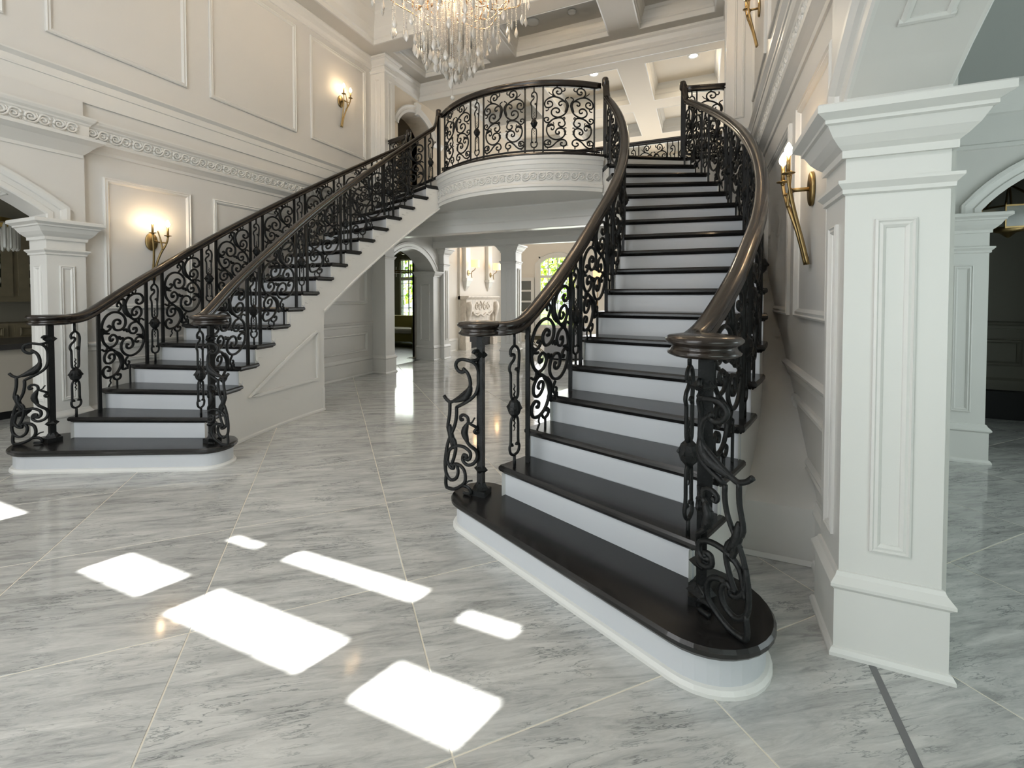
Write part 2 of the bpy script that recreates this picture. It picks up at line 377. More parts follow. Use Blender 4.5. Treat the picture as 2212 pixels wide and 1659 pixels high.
# ================================================================== SIDE WALLS OF THE HALL
ARC_C, ARC_H, ARC_Z, ARC_R = .775, 1.405, 2.24, .469
def side_wall(sg, nm):
    X = lambda d: X0+sg*d
    fr = frame((X(DW), 0, 0), (0, 1, 0), (0, 0, 1), (-sg, 0, 0)); N = (-sg, 0, 0); fl_ = sg > 0
    W_ = MB(); W_.box(X(DW), X(DW+.36), 2.40, 6.80, 0, 3.42); W_.box(X(DW), X(DW+.36), -1.75, 6.80, 3.42, 6.1)
    wl = W_.build('wall_'+nm, M_WALL); tag(wl, kind='structure')
    # projecting arch wall
    fa = frame((X(3.14), 0, 0), (0, 1, 0), (0, 0, 1), (-sg, 0, 0))
    MB().ext(fa, arch_poly(-1.75, 2.48, 2.185, 3.42, ARC_C, ARC_H, ARC_Z, ARC_R), 0, -.30).build('arch_wall', M_WALL, wl)
    MB().box(X(3.14), X(3.44), -1.75, ARC_C-ARC_H-.02, 0, 2.185).build('arch_jamb', M_WALL, wl)
    a = arc(ARC_C, ARC_H, ARC_Z, ARC_R)
    pth = [fa(ARC_C+ARC_H, 2.19)]+[fa(u, v_) for u, v_ in a]+[fa(ARC_C-ARC_H, 2.19)]
    cas = [(0, 0), (0, .012), (.01, .02), (.05, .02), (.055, .012), (.10, .014), (.105, .03), (.14, .045), (.165, .045), (.17, 0)]
    sgn = 1 if sg < 0 else -1
    MB().sweep([(-b_*sgn, q) for b_, q in cas], pth, N).build('arch_casing', M_TRIM, wl)
    fa2 = frame((X(3.44), 0, 0), (0, 1, 0), (0, 0, 1), (sg, 0, 0))
    MB().sweep([(b_*sgn, q) for b_, q in cas], [fa2(*p) for p in [(ARC_C+ARC_H, 2.19)]+a+[(ARC_C-ARC_H, 2.19)]], (sg, 0, 0)).build('arch_casing', M_TRIM, wl)
    # sunk panel lines on the arch soffit
    R = (ARC_H**2+ARC_R**2)/(2*ARC_R); zc = ARC_Z+ARC_R-R
    aa = [a[i] for i in range(2, len(a)-2)]
    mbs = MB()
    for dd in (3.23, 3.35):
        pp = [V((X(dd), u, v_)) for u, v_ in aa]; nn = [(0, ARC_C-u, zc-v_) for u, v_ in aa]
        mbs.sweep([(-.012, 0), (-.012, .005), (0, .008), (.012, .005), (.012, 0)], pp, nn)
    for u, v_ in (aa[0], aa[-1]):
        mbs.sweep([(-.012, 0), (-.012, .005), (0, .008), (.012, .005), (.012, 0)], [V((X(3.214), u, v_)), V((X(3.366), u, v_))], (0, ARC_C-u, zc-v_))
    mbs.build('soffit_panel_moulding', M_TRIM, wl)
    # horizontal mouldings
    step = [(X(DW-.022), -1.75, 0), (X(DW-.022), 2.46, 0), (X(DW), 2.46, 0), (X(DW), 6.80, 0)]
    MB().sweep([(sg*o, z) for o, z in ARCHCR], [(X(3.14), -1.75, 0), (X(3.14), 2.46, 0), (X(DW+.02), 2.46, 0)]).build('arch_cornice', M_TRIM, wl)
    MB().sweep([(sg*o, z) for o, z in FRIEZE], step).build('frieze_cornice', M_TRIM, wl)
    strt = [(X(DW), -1.75, 0), (X(DW), 6.80, 0)]
    MB().sweep([(sg*o, z) for o, z in LEDGE], strt).build('upper_base_moulding', M_TRIM, wl)
    lowr = [(X(DW), 2.49, 0), (X(DW), 6.80, 0)]
    MB().sweep([(sg*o, z) for o, z in CHAIR], lowr).build('chair_rail', M_TRIM, wl)
    MB().sweep([(sg*o, z) for o, z in BASEP], lowr).build('base_moulding', M_TRIM, wl)
    crown = [(0, 5.72), (.02, 5.725), (.03, 5.76), (.055, 5.80), (.07, 5.87), (.10, 5.90), (.10, 5.925)]
    MB().sweep([(sg*o, z) for o, z in crown], strt).build('crown_moulding', M_TRIM, wl)
    for u0, u1 in ((2.65, 3.525), (3.80, 5.10), (5.375, 6.64)):
        panel(wl, fr, N, u0, u1, 1.32, 2.71, fl_); panel(wl, fr, N, u0, u1, .44, .80, fl_)
    for u0, u1 in ((.62, 1.95), (2.23, 3.504), (3.78, 5.10), (5.375, 6.64)):
        panel(wl, fr, N, u0, u1, 3.99, 5.63, fl_)
    # carved frieze repeats
    f0 = frame((X(DW-.055), 0, 3.115), (0, .62, 0), (0, 0, .60), (-sg, 0, 0))
    o1 = orn_mesh(f0).build('frieze_ornament', M_TRIM, wl, True); o1.location = (0, 2.50, 0)
    for i in range(1, 21): dup(o1, wl, (0, 2.50+.2*i, 0))
    for i in range(1, 12): dup(o1, wl, (sg*-.022, 2.44-.2*i, 0))
    return wl
side_wall(-1, 'left'); side_wall(1, 'right')
for sg, lb in ((1, 'large white panelled pilaster beside the near staircase, its square base on the marble'), (-1, 'white panelled pilaster behind the far staircase at the kitchen archway')):
    xs = sorted((X0+sg*3.128, X0+sg*3.452))
    column('arch_pilaster', lb, 'pilaster', xs[0], xs[1], 2.177, 2.47, 0, 2.19, 'SW' if sg > 0 else 'SE', neck=1.885, group='pilasters at the side arches', capscale=1.15)
# sloping infill between each stair and its side wall
for sg in (-1, 1):
    mb = MB(); pts = []
    for t in [4.5+.5*i for i in range(28)]:
        o = ev(TO, t); z = max(.30, RI*t-.55)
        pts.append((X0+sg*(o.x-.07), o.y, z, t))
    rings = []
    for x, y, z, t in pts:
        if t > 17: break
        rings.append([(x, y, z), (X0+sg*(DW+.01), y, z)])
    mb.loft(rings, cap=False, closed=False)
    y0 = pts[0][1]; mb.add([(pts[0][0], y0, 0), (X0+sg*(DW+.01), y0, 0), (X0+sg*(DW+.01), y0, pts[0][2]), (pts[0][0], y0, pts[0][2])], [(0, 1, 2, 3)])
    o = mb.build('stair_wall_infill', M_WALL); tag(o, kind='structure')
    MB().sweep([(.0, 0), (.0, .015), (-.012, .028), (-.02, 0)] if 1 else 0, [(pts[0][0], y0, .002), (X0+sg*DW, y0, .002)]).build('base_moulding', M_TRIM, o)

# ================================================================== LANDING, BEAMS, COLUMNS
def bow(n=28):
    hw, sag = 1.30, .50; R = (hw*hw+sag*sag)/(2*sag); yc = 6.217-sag+R; a = math.asin(hw/R)
    return [(X0+R*math.sin(-a+2*a*i/n), yc-R*math.cos(-a+2*a*i/n), -a+2*a*i/n) for i in range(n+1)]
BOW = bow()
ldg = thing('landing', 'white bow-fronted upper landing carried over the hall between the staircases', 'landing', (X0, 7.5, 2.92))
poly = [(x, y) for x, y, _ in BOW]+[(X0+2.35, 6.82), (X0+DW, 6.81), (X0+DW, 9.0), (X0-DW, 9.0), (X0-DW, 6.81), (X0-2.35, 6.82)]
stack(MB(), poly, [(0, 2.93), (0, ZL-.04)]).build('slab', M_TRIM, ldg)
stack(MB(), poly, [(.0, ZL-.045), (-.018, ZL-.04), (-.026, ZL-.02), (-.018, ZL), (.02, ZL)]).build('dark_floor_edge', M_TREAD, ldg)
FAS = [(0, 2.90), (.03, 2.90), (.03, 2.945), (.045, 2.955), (.045, 2.985), (.03, 3.0), (.022, 3.03), (.022, 3.165), (.032, 3.175), (.032, 3.19), (.04, 3.2), (.05, 3.25), (.058, 3.255), (.062, 3.31), (.075, 3.32), (.08, 3.365), (.0, 3.37)]
MB().sweep([(-o, z) for o, z in FAS], [(x, y, 0) for x, y, _ in BOW]).build('fascia_moulding', M_TRIM, ldg)
o1 = None
for i in range(13):
    j = .9+i*2.15; k = int(j); f = j-k; x, y, a = [BOW[k][q]*(1-f)+BOW[k+1][q]*f for q in range(3)]
    if o1 is None: o1 = orn_mesh(frame((-.10, -.022, 0), (.66, 0, 0), (0, 0, .66), (0, -1, 0))).build('carved_ornament', M_TRIM, ldg, True); ORGL = ORG[ldg]; o1.data.transform(__import__('mathutils').Matrix.Translation(ORGL)); c = o1
    else: c = dup(o1, ldg)
    c.location = V((x, y, 3.097))-ORGL; c.rotation_euler = (0, 0, a)
BEAMP = [(0, 2.56), (.012, 2.57), (.012, 2.69), (.028, 2.705), (.028, 2.80), (.05, 2.83), (.10, 2.90), (.10, 2.935)]
for y0, y1, lb in ((6.82, 7.12, 'white moulded beam under the front of the landing'), (8.72, 9.0, 'white moulded beam on the columns at the back of the hall')):
    b_ = thing('ceiling_beam', lb, 'beam', (X0, y0, 2.58))
    MB().box(X0-DW, X0+DW, y0, y1, 2.58, 2.935).build('beam_body', M_TRIM, b_)
    MB().sweep([(-o, z) for o, z in BEAMP], [(X0-DW, y0, 0), (X0+DW, y0, 0)]).build('beam_moulding', M_TRIM, b_)
for sg, lb in ((-1, 'white square column standing free at the back of the hall beyond the newel'), (1, 'white square column seen through the near stair railing at the back')):
    xs = sorted((X0+sg*1.09, X0+sg*1.44)); column('hall_column', lb, 'column', xs[0], xs[1], 8.87, 9.2, 0, 2.58, 'SEW', group='columns at the back of the hall', neck=2.20)
column('hall_pilaster', 'white pilaster under the far staircase at the sofa room archway', 'pilaster', X0-DW, X0-DW+.31, 6.80, 7.07, 0, 2.58, '', neck=2.2, panels=False)
column('hall_pilaster', 'white pilaster beyond the near staircase against the right wall', 'pilaster', X0+DW-.31, X0+DW, 6.80, 7.07, 0, 2.58, '', neck=2.2, panels=False)
# left back wall with arch to the sofa room
fb = frame((-5.68, 0, 0), (0, 1, 0), (0, 0, 1), (1, 0, 0))
wb = MB().ext(fb, arch_poly(6.9, 9.30, 0.0, 2.95, 7.89, .83, 2.05, .42), 0, -.42).build('wall_back_left', M_TRIM); tag(wb, kind='structure')
ab = arc(7.89, .83, 2.05, .42)
MB().sweep([(b_*-.8, q*.8) for b_, q in [(0, 0), (0, .03), (.05, .035), (.06, .02), (.13, .03), (.15, .05), (.18, .05), (.18, 0)]], [fb(8.72, 2.0)]+[fb(u, v_) for u, v_ in ab]+[fb(7.06, 2.0)], (1, 0, 0)).build('arch_casing', M_TRIM, wb)
MB().sweep([(-o*.8, 2.03+z*.7) for o, z in CAPP], [(-6.14, 8.66, 0), (-5.62, 8.66, 0), (-5.62, 8.98, 0)]).build('impost_cap', M_TRIM, wb)
MB().box(-6.1, -5.64, 8.66, 8.98, 0, 2.03).build('jamb', M_TRIM, wb)
MB().sweep([(-o, z) for o, z in BASEP], [(-6.1, 8.66, 0), (-5.64, 8.66, 0), (-5.64, 8.96, 0)]).build('base_moulding', M_TRIM, wb)
panel(wb, frame((-6.1, 8.66, 0), (1, 0, 0), (0, 0, 1), (0, -1, 0)), (0, -1, 0), .1, .36, .45, 1.75, False, PFS)
column('hall_pilaster', 'white pilaster between the sofa room arch and the fireplace wall', 'pilaster', -5.68, -5.55, 8.96, 9.2, 0, 2.58, 'E', neck=2.2)
# right back wall (mirror, plain)
wr = MB().box(X0+DW, X0+DW+.3, 6.9, 9.3, 0, 2.95).build('wall_back_right', M_TRIM); tag(wr, kind='structure')

# ================================================================== UPPER LEVEL SIDE WALLS AND PILASTERS
for sg, nm in ((-1, 'left'), (1, 'right')):
    X = lambda d: X0+sg*d
    fu = frame((X(3.0), 0, 0), (0, 1, 0), (0, 0, 1), (-sg, 0, 0))
    wu = MB().ext(fu, arch_poly(6.95, 9.0, ZL, 5.95, 7.98, .62, 4.95, .36), 0, -.42).build('wall_upper_'+nm, M_CEILW); tag(wu, kind='structure')
    s_ = 1 if sg < 0 else -1
    MB().sweep([(b_*-s_, q) for b_, q in [(0, 0), (0, .03), (.05, .035), (.06, .02), (.10, .03), (.12, .05), (.14, .05), (.14, 0)]], [fu(8.60, 4.9)]+[fu(u, v_) for u, v_ in arc(7.98, .62, 4.95, .36)]+[fu(7.36, 4.9)], (-sg, 0, 0)).build('arch_casing', M_TRIM, wu)
    MB().ext(fu, [(7.93, 5.28), (8.03, 5.28), (8.06, 5.52), (7.90, 5.52)], 0, .08).build('keystone', M_TRIM, wu)
    MB().sweep([(sg*o*.9, 4.93+z*.7) for o, z in CAPP], [(X(3.0), 8.60, 0), (X(3.0), 8.95, 0)]).build('impost_cap', M_TRIM, wu)
    MB().sweep([(sg*o, z+.02) for o, z in [(0, 5.6), (.02, 5.61), (.03, 5.66), (.07, 5.74), (.09, 5.82), (.13, 5.86), (.13, 5.92)]], [(X(3.0), 6.95, 0), (X(3.0), 9.0, 0)]).build('crown_moulding', M_TRIM, wu)
    MB().box(X(3.42), X(4.6), 6.9, 9.2, ZL-.1, ZL).box(X(4.55), X(4.65), 6.9, 9.2, ZL, 5.95).box(X(3.0), X(4.65), 9.0, 9.1, ZL, 5.95).box(X(DW), X(4.65), 6.8, 6.9, ZL, 5.95).build('side_passage', M_CEILW, wu)
    MB().box(X(3.0), X(4.65), 6.8, 9.1, 5.95, 6.0).build('side_passage_ceiling', M_CEILW, wu)
    xs = sorted((X(DW), X(2.87)))
    column('corner_pilaster', 'tall white pilaster on the landing beside the %s wall panels' % nm, 'pilaster', xs[0], xs[1], 6.80, 7.10, ZL, 5.92, 'S'+('E' if sg < 0 else 'W'), neck=5.66, group='landing corner pilasters')

# ================================================================== CEILING
cl = thing('ceiling', None, None, (0, 0, 0), kind='structure')
Z1 = 5.92
MB().box(-5.80, -5.43, -1.75, 6.45, Z1, 6.1).box(.216, .59, -1.75, 6.45, Z1, 6.1).box(-5.43, .216, -1.75, -1.2, Z1, 6.1).build('soffit', M_CEIL, cl)
MB().box(-6.2, 1.0, -1.95, 6.5, 6.55, 6.65).build('tray_top', M_CEIL, cl)
MB().box(-5.53, -5.43, -1.2, 6.45, 6.0, 6.56).box(.216, .316, -1.2, 6.45, 6.0, 6.56).box(-5.43, .216, 6.45, 6.55, 6.0, 6.56).box(-5.43, .216, -1.3, -1.2, 6.0, 6.56).build('tray_side', M_TRIM, cl)
TR = [(0, Z1), (.028, Z1), (.028, 5.99), (.05, 6.01), (.05, 6.11), (.07, 6.16), (.14, 6.26), (.19, 6.32), (.19, 6.37), (.25, 6.43), (.25, 6.56)]
MB().sweep(TR, [(-5.43, -1.2, 0), (.216, -1.2, 0), (.216, 6.45, 0), (-5.43, 6.45, 0)], closed=True).build('crown_moulding', M_TRIM, cl)
def coffers(zb, x0, x1, y0, y1, xs, ys, depth, mt, crown):
    mb = MB(); holes = [(a, b_, c, d) for a, b_ in xs for c, d in ys]
    hole_wall(mb, frame((0, 0, zb), (1, 0, 0), (0, 1, 0), (0, 0, 1)), x0, x1, y0, y1, 0, depth, holes); mb.build('coffer_beams', mt, cl)
    for a, b_, c, d in holes:
        MB().box(a-.02, b_+.02, c-.02, d+.02, zb+depth, zb+depth+.05).build('coffer_panel', mt, cl)
        MB().sweep(crown, [(a, c, 0), (b_, c, 0), (b_, d, 0), (a, d, 0)], closed=True).build('coffer_moulding', M_TRIM, cl)
cr1 = [(0, Z1-.002), (.02, Z1-.002), (.02, 6.0), (.035, 6.01), (.035, 6.05), (.06, 6.09), (.085, 6.15), (.085, 6.17), (.11, 6.21)]
coffers(Z1, X0-DW, X0+DW, 6.45, 8.1, [(-5.25, -3.74), (-3.25, -1.50), (-1.02, .15)], [(6.75, 7.80)], .29, M_CEIL, cr1)
Z2 = 5.62
cr2 = [(0, Z2-.002), (.015, Z2-.002), (.015, Z2+.10), (.03, Z2+.12), (.03, Z2+.2), (.07, Z2+.26), (.09, Z2+.31)]
coffers(Z2, -6.3, 1.1, 8.1, 13.95, [(-4.85, -3.42), (-2.95, -1.47), (-.99, .26)], [(8.35, 10.0), (10.45, 12.05), (12.5, 13.7)], .31, M_CEILW, cr2)
MB().box(-6.3, 1.1, 8.08, 8.12, Z2, 6.2).build('drop_beam', M_CEILW, cl)
MB().sweep([(-o, z) for o, z in [(0, 5.60), (.02, 5.60), (.02, 5.70), (.035, 5.715), (.035, 5.74), (.06, 5.78), (.09, 5.85), (.12, 5.88), (.12, 5.925)]], [(X0-DW, 8.08, 0), (X0+DW, 8.08, 0)]).build('crown_moulding', M_TRIM, cl)
MB().box(-6.3, 1.2, 6.4, 14.1, 6.22, 6.3).build('roof_panel', M_CEIL, cl)
# ================================================================== WINDOW BUILDER
NWIN = [0]
def window(fr, u0, u1, v0, v1, cols, rows, th=.06, glass=True, m=None, rails=()):
    NWIN[0] += 1
    w_ = MB()
    fw = .05
    for a, b_, c, d in ((u0, u0+fw, v0, v1), (u1-fw, u1, v0, v1), (u0, u1, v0, v0+fw), (u0, u1, v1-fw, v1)): w_.ext(fr, [(a, c), (b_, c), (b_, d), (a, d)], -th, .02)
    o = w_.build('window_%d' % NWIN[0], m or M_TRIM); tag(o, kind='structure')
    def bar(a, b_, c, d, n=.0): MB().ext(fr, [(a, c), (b_, c), (b_, d), (a, d)], -.035, .005+n).build('muntin', m or M_TRIM, o)
    for i in range(1, cols): x = u0+(u1-u0)*i/cols; bar(x-.012, x+.012, v0+fw, v1-fw)
    for j in range(1, rows): y = v0+(v1-v0)*j/rows; bar(u0+fw, u1-fw, y-.01, y+.01)
    for y, h in rails: bar(u0, u1, y-h/2, y+h/2, .02)
    if glass: MB().ext(fr, [(u0+.03, v0+.03), (u1-.03, v0+.03), (u1-.03, v1-.03), (u0+.03, v1-.03)], -.018, -.014).build('pane', M_GLASS, o)
    return o

# ================================================================== GREAT ROOM
gl = MB().box(-6.45, -6.15, 9.0, 14.2, 0, 5.7).build('wall_great_left', M_CREAM); tag(gl, kind='structure')
gr = MB().box(.94, 1.2, 9.0, 14.2, 0, 5.7).build('wall_great_right', M_CREAM); tag(gr, kind='structure')
MB().sweep([(-o, z) for o, z in BASEP], [(-6.15, 9.2, 0), (-6.15, 10.62, 0)]).build('base_moulding', M_TRIM, gl)
MB().sweep([(-o, z) for o, z in BASEP], [(-6.15, 12.70, 0), (-6.15, 14.0, 0)]).build('base_moulding', M_TRIM, gl)
fg = frame((0, 14.0, 0), (1, 0, 0), (0, 0, 1), (0, -1, 0))
wins = [(-5.0, -3.72, .48, 2.78), (-2.35, -1.05, .48, 2.78), (-.5, .7, .48, 2.78)]
mb = hole_wall(MB(), fg, -6.45, 1.2, 0, 5.7, 0, -.2, wins)
gb = mb.build('wall_great_back', M_CREAM); tag(gb, kind='structure')
for a, b_, c, d in wins:
    window(fg, a, b_, c, d, 4, 6, rails=((2.12, .09), (1.3, .03)))
    # arched head: spandrels over the pane
    ar = arc((a+b_)/2, (b_-a)/2, 2.5, .28)
    MB().ext(fg, [(a, 2.5)]+ar[::-1]+[(b_, 2.5), (b_, 2.80), (a, 2.80)], .001, -.1).build('arched_head', M_TRIM, gb)
    MB().sweep([(-b2*.9, q*.7) for b2, q in [(0, 0), (0, .03), (.05, .035), (.12, .03), (.14, .05), (.16, 0)]], [fg(b_, .48)]+[fg(u, v_) for u, v_ in ar]+[fg(a, .48)], (0, -1, 0)).build('window_casing', M_TRIM, gb)
# glazed door by the window
dr = MB(); fd = frame((-5.15, 13.97, 0), (1, 0, 0), (0, 0, 1), (0, -1, 0))
hole_wall(dr, fd, -.62, 0, 0, 2.1, 0, .05, [(-.52, -.1, .25+.36*i, .55+.36*i) for i in range(5)])
do = dr.build('door_1', M_TRIM, None); tag(do, kind='structure')
for i in range(5): MB().ext(fd, [(-.53, .24+.36*i), (-.09, .24+.36*i), (-.09, .56+.36*i), (-.53, .56+.36*i)], .02, .026).build('pane', mat('dark_pane', (.12, .13, .12), .1), do)
MB().ext(fd, [(-.07, 1.0), (-.04, 1.0), (-.04, 1.12), (-.07, 1.12)], .05, .09).build('handle', M_GOLDT, do)
MB().box(-6.15, -5.85, 13.6, 14.0, 0, 5.6).build('corner_pier', M_TRIM, gb)

# fireplace: surround, shelf, carved apron, firebox
FX = -6.15
fp = thing('fireplace', 'carved cream stone fireplace with dark hearth on the back room wall', 'fireplace', (FX+.2, 11.66, 0))
ff = frame((FX, 11.66, 0), (0, 1, 0), (0, 0, 1), (1, 0, 0))
MB().ext(ff, [(-1.0, 0), (1.0, 0), (1.0, 3.2), (-1.0, 3.2)], 0, .06).build('chimney_breast', M_CREAM, fp)
for s_ in (-1, 1):
    MB().ext(ff, [(s_*.74, 0), (s_*.98, 0), (s_*.98, 1.36), (s_*.74, 1.36)], .06, .22).build('leg', M_STONE, fp)
    MB().ext(ff, [(s_*.71, 0), (s_*1.01, 0), (s_*1.01, .2), (s_*.71, .2)], .06, .25).build('plinth', M_STONE, fp)
    MB().tube(crom([ff(s_*.86, 1.30, .24), ff(s_*.86, 1.12, .28), ff(s_*.86, .9, .24), ff(s_*.86, .6, .22)], 5), [.10]*5+[.08]*5+[.05]*5+[.03], 8).build('console_scroll', M_STONE, fp, True)
MB().ext(ff, [(-.97, 1.06), (-.3, .98), (0, .94), (.3, .98), (.97, 1.06), (.97, 1.38), (-.97, 1.38)], .062, .24).build('frieze', M_STONE, fp)
mb = MB()
for s_ in (-1, 1):
    for cx, cz, r in ((.16, 1.2, .12), (.38, 1.2, .1)): mb.tube([ff(s_*u, v_, .25) for u, v_ in spir(cx, cz, r, .02, 100, 430)], .022, 5)
mb.tube(crom([ff(-.62, 1.02, .25), ff(-.4, .93, .26), ff(-.2, .97, .26), ff(0, .90, .27), ff(.2, .97, .26), ff(.4, .93, .26), ff(.62, 1.02, .25)], 5), .03, 6)
mb.build('carving', M_STONE, fp, True)
MB().sweep([(-o, z) for o, z in [(.24, 1.38), (.27, 1.39), (.30, 1.42), (.33, 1.44), (.33, 1.48), (.0, 1.48), (.0, 1.38)]], [(FX, 10.66-.0, 0), (FX, 12.66, 0)], cap=True, pclosed=True).build('mantel_shelf', M_STONE, fp)
MB().ext(ff, [(-.74, .60), (.74, .60), (.74, 1.06), (-.74, 1.06)], .06, .14).build('inner_panel', M_STONE, fp)
MB().ext(ff, [(-.74, 0), (.74, 0), (.74, .62), (-.74, .62)], .02, .13).build('firebox', M_BLACK, fp)
mb = MB()
for i in range(5): mb.tube(spir(0, 0, .1, .02, 0, 10) and [ff(-.5+.25*i+u*.0, .56, .17) + V((0, u, v_)) for u, v_ in spir(0, 0, .085, .02, 200, -420)], .02, 5)
mb.build('scalloped_edge', M_STONE, fp, True)
# wall brackets above the mantel carrying the two shaded sconces
for yb in (10.95, 12.35):
    fk = frame((FX+.06, yb, 0), (0, 1, 0), (0, 0, 1), (1, 0, 0))
    p = thing('wall_strip_bracket', 'white corbelled wall strip behind the %s fireplace sconce' % ('left' if yb < 11.5 else 'right'), 'bracket', (FX, yb, 1.8), 'strips above the fireplace')
    MB().ext(fk, [(-.13, 1.95), (.13, 1.95), (.13, 3.1), (-.13, 3.1)], 0, .10).build('strip', M_TRIM, p)
    MB().ext(fk, [(-.17, 1.90), (.17, 1.90), (.17, 1.97), (-.17, 1.97)], 0, .15).build('ledge', M_TRIM, p)
    MB().loft([[fk(-.14, 1.9, 0), fk(.14, 1.9, 0), fk(.14, 1.9, .13), fk(-.14, 1.9, .13)], [fk(-.09, 1.75, 0), fk(.09, 1.75, 0), fk(.09, 1.75, .09), fk(-.09, 1.75, .09)], [fk(-.02, 1.62, 0), fk(.02, 1.62, 0), fk(.02, 1.62, .02), fk(-.02, 1.62, .02)]]).build('corbel', M_TRIM, p)

# ================================================================== SOFA ROOM (behind the hall arch)
sr = MB().box(-11.0, -5.98, 13.2, 13.4, 0, 3.2)
sr = hole_wall(MB(), frame((0, 13.2, 0), (1, 0, 0), (0, 0, 1), (0, -1, 0)), -11.2, -6.45, 0, 3.2, 0, -.2, [(-10.0, -8.9, .62, 2.8)])
sr.box(-11.2, -11.0, 6.4, 13.4, 0, 3.2).box(-11.2, -5.98, 6.4, 6.6, 0, 3.2).box(-6.46, -6.40, 9.0, 13.4, 0, 3.2)
so = sr.build('wall_sofa_room', mat('sage_paint', (.20, .21, .16), .6)); tag(so, kind='structure')
MB().box(-11.2, -6.42, 6.4, 13.4, 3.0, 3.1).box(-6.42, -5.8, 6.6, 9.0, 2.96, 3.1).build('ceiling_sofa_room', M_CEILW, so)
window(frame((0, 13.2, 0), (1, 0, 0), (0, 0, 1), (0, -1, 0)), -10.0, -8.9, .62, 2.8, 3, 5, rails=((2.1, .12),))

# ================================================================== KITCHEN (through the left arch)
kw = MB().box(-10.2, -10.0, -1.75, 6.4, 0, 3.3).box(-10.2, -6.16, 6.2, 6.4, 0, 3.3).box(-10.2, -6.0, -1.95, -1.75, 0, 3.3).build('wall_kitchen', mat('kitchen_wall', (.30, .28, .22), .6)); tag(kw, kind='structure')
MB().box(-10.2, -6.04, -1.95, 6.4, 3.2, 3.3).build('ceiling_kitchen', M_CEIL, kw)

# ================================================================== RIGHT ROOM
f2 = frame((0, 5.32, 0), (1, 0, 0), (0, 0, 1), (0, -1, 0))
w2 = MB().ext(f2, arch_poly(.86, 4.7, 0, 3.42, 3.10, .83, 2.22, .42), 0, -.25).build('wall_right_room_back', M_WALL); tag(w2, kind='structure')
a2 = arc(3.10, .83, 2.22, .42)
MB().sweep([(-b_*.8, q*.9) for b_, q in [(0, 0), (0, .02), (.06, .025), (.07, .012), (.13, .02), (.15, .04), (.18, .04), (.18, 0)]], [f2(3.93, 2.15)]+[f2(u, v_) for u, v_ in a2]+[f2(2.27, 2.15)], (0, -1, 0)).build('arch_casing', M_TRIM, w2)
MB().box(.84, 4.8, -1.95, 7.4, 3.3, 3.45).build('ceiling_right_room', mat('grey_ceiling', (.40, .42, .40), .6), w2)
CRW = [(0, 2.76), (.02, 2.765), (.02, 2.80), (.004, 2.81), (.004, 3.05), (.03, 3.06), (.05, 3.12), (.10, 3.2), (.13, 3.24), (.16, 3.26), (.16, 3.30)]
MB().sweep([(-o, z) for o, z in CRW], [(.86, 5.32, 0), (4.7, 5.32, 0)]).build('crown_moulding', M_TRIM, w2)
MB().sweep([(-o, z) for o, z in CRW], [(X0+3.553, 2.2, 0), (X0+3.553, 5.32, 0)][::-1]).build('crown_moulding', M_TRIM, w2)
w3 = MB().box(4.7, 4.85, -1.95, 7.4, 0, 3.42).box(.8, 4.8, -1.95, -1.75, 0, 3.42).build('wall_right_room_side', M_WALL); tag(w3, kind='structure')
column('room_pilaster', 'pale panelled pilaster of the arch in the right-hand room', 'pilaster', 1.93, 2.27, 5.17, 5.45, 0, 2.17, 'S', neck=1.86)
# dark panelled room beyond
w4 = MB().box(1.2, 4.8, 7.25, 7.4, 0, 3.4).box(1.2, 1.35, 5.57, 7.4, 0, 3.4).build('wall_dark_room', M_DARKW); tag(w4, kind='structure')
f4 = frame((0, 7.25, 0), (1, 0, 0), (0, 0, 1), (0, -1, 0))
for u0, u1 in ((2.6, 3.5), (3.62, 4.5)): panel(w4, f4, (0, -1, 0), u0, u1, .62, .95, False, PF, M_DARKW)
MB().sweep([(-o, z+.17) for o, z in CHAIR], [(1.3, 7.25, 0), (4.8, 7.25, 0)]).build('chair_rail', M_DARKW, w4)
MB().box(2.5, 3.52, 7.12, 7.25, 0, .33).build('black_base_box', M_BLACK, w4)  # plain black box along the foot of the wall
MB().sweep([(-o, z+.15) for o, z in [(0, .25), (.03, .25), (.03, .3), (0, .33)]], [(1.3, 7.25, 0), (4.8, 7.25, 0)]).build('base_moulding', M_DARKW, w4)

# ================================================================== FRONT WALL (behind the camera) WITH ITS LEADED LIGHTS
ffr = frame((0, -1.75, 0), (1, 0, 0), (0, 0, 1), (0, 1, 0))
tz = math.tan(EL)
def pane(px0, px1, y0, y1):
    k = .316/.949; return (px0-(y0+1.75)*k, px1-(y0+1.75)*k, (y0+1.75)/.949*tz, (y1+1.75)/.949*tz)
PANES = [pane(-3.04, -2.51, 1.24, 1.46), pane(-2.27, -1.43, 1.22, 1.45), pane(-1.17, -.72, 1.21, 1.44), pane(-2.61, -2.36, 1.75, 1.82), pane(-2.13, -1.26, 1.735, 1.855), pane(-1.01, -.74, 1.71, 1.80), pane(-4.72, -4.20, 1.31, 1.46)]
door_holes = []
mb = hole_wall(MB(), ffr, -6.2, 1.0, 0, 6.6, 0, -.02, PANES)
fw_ = mb.build('wall_front', M_WALL); tag(fw_, kind='structure')
for i, (a, b_, c, d) in enumerate(PANES):
    pass
    mbf = hole_wall(MB(), ffr, a-.03, b_+.03, c-.03, d+.03, 0, .012, [(a, b_, c, d)])
    q = mbf.build('window_%d' % (NWIN[0]+1), M_TRIM); NWIN[0] += 1; tag(q, kind='structure')
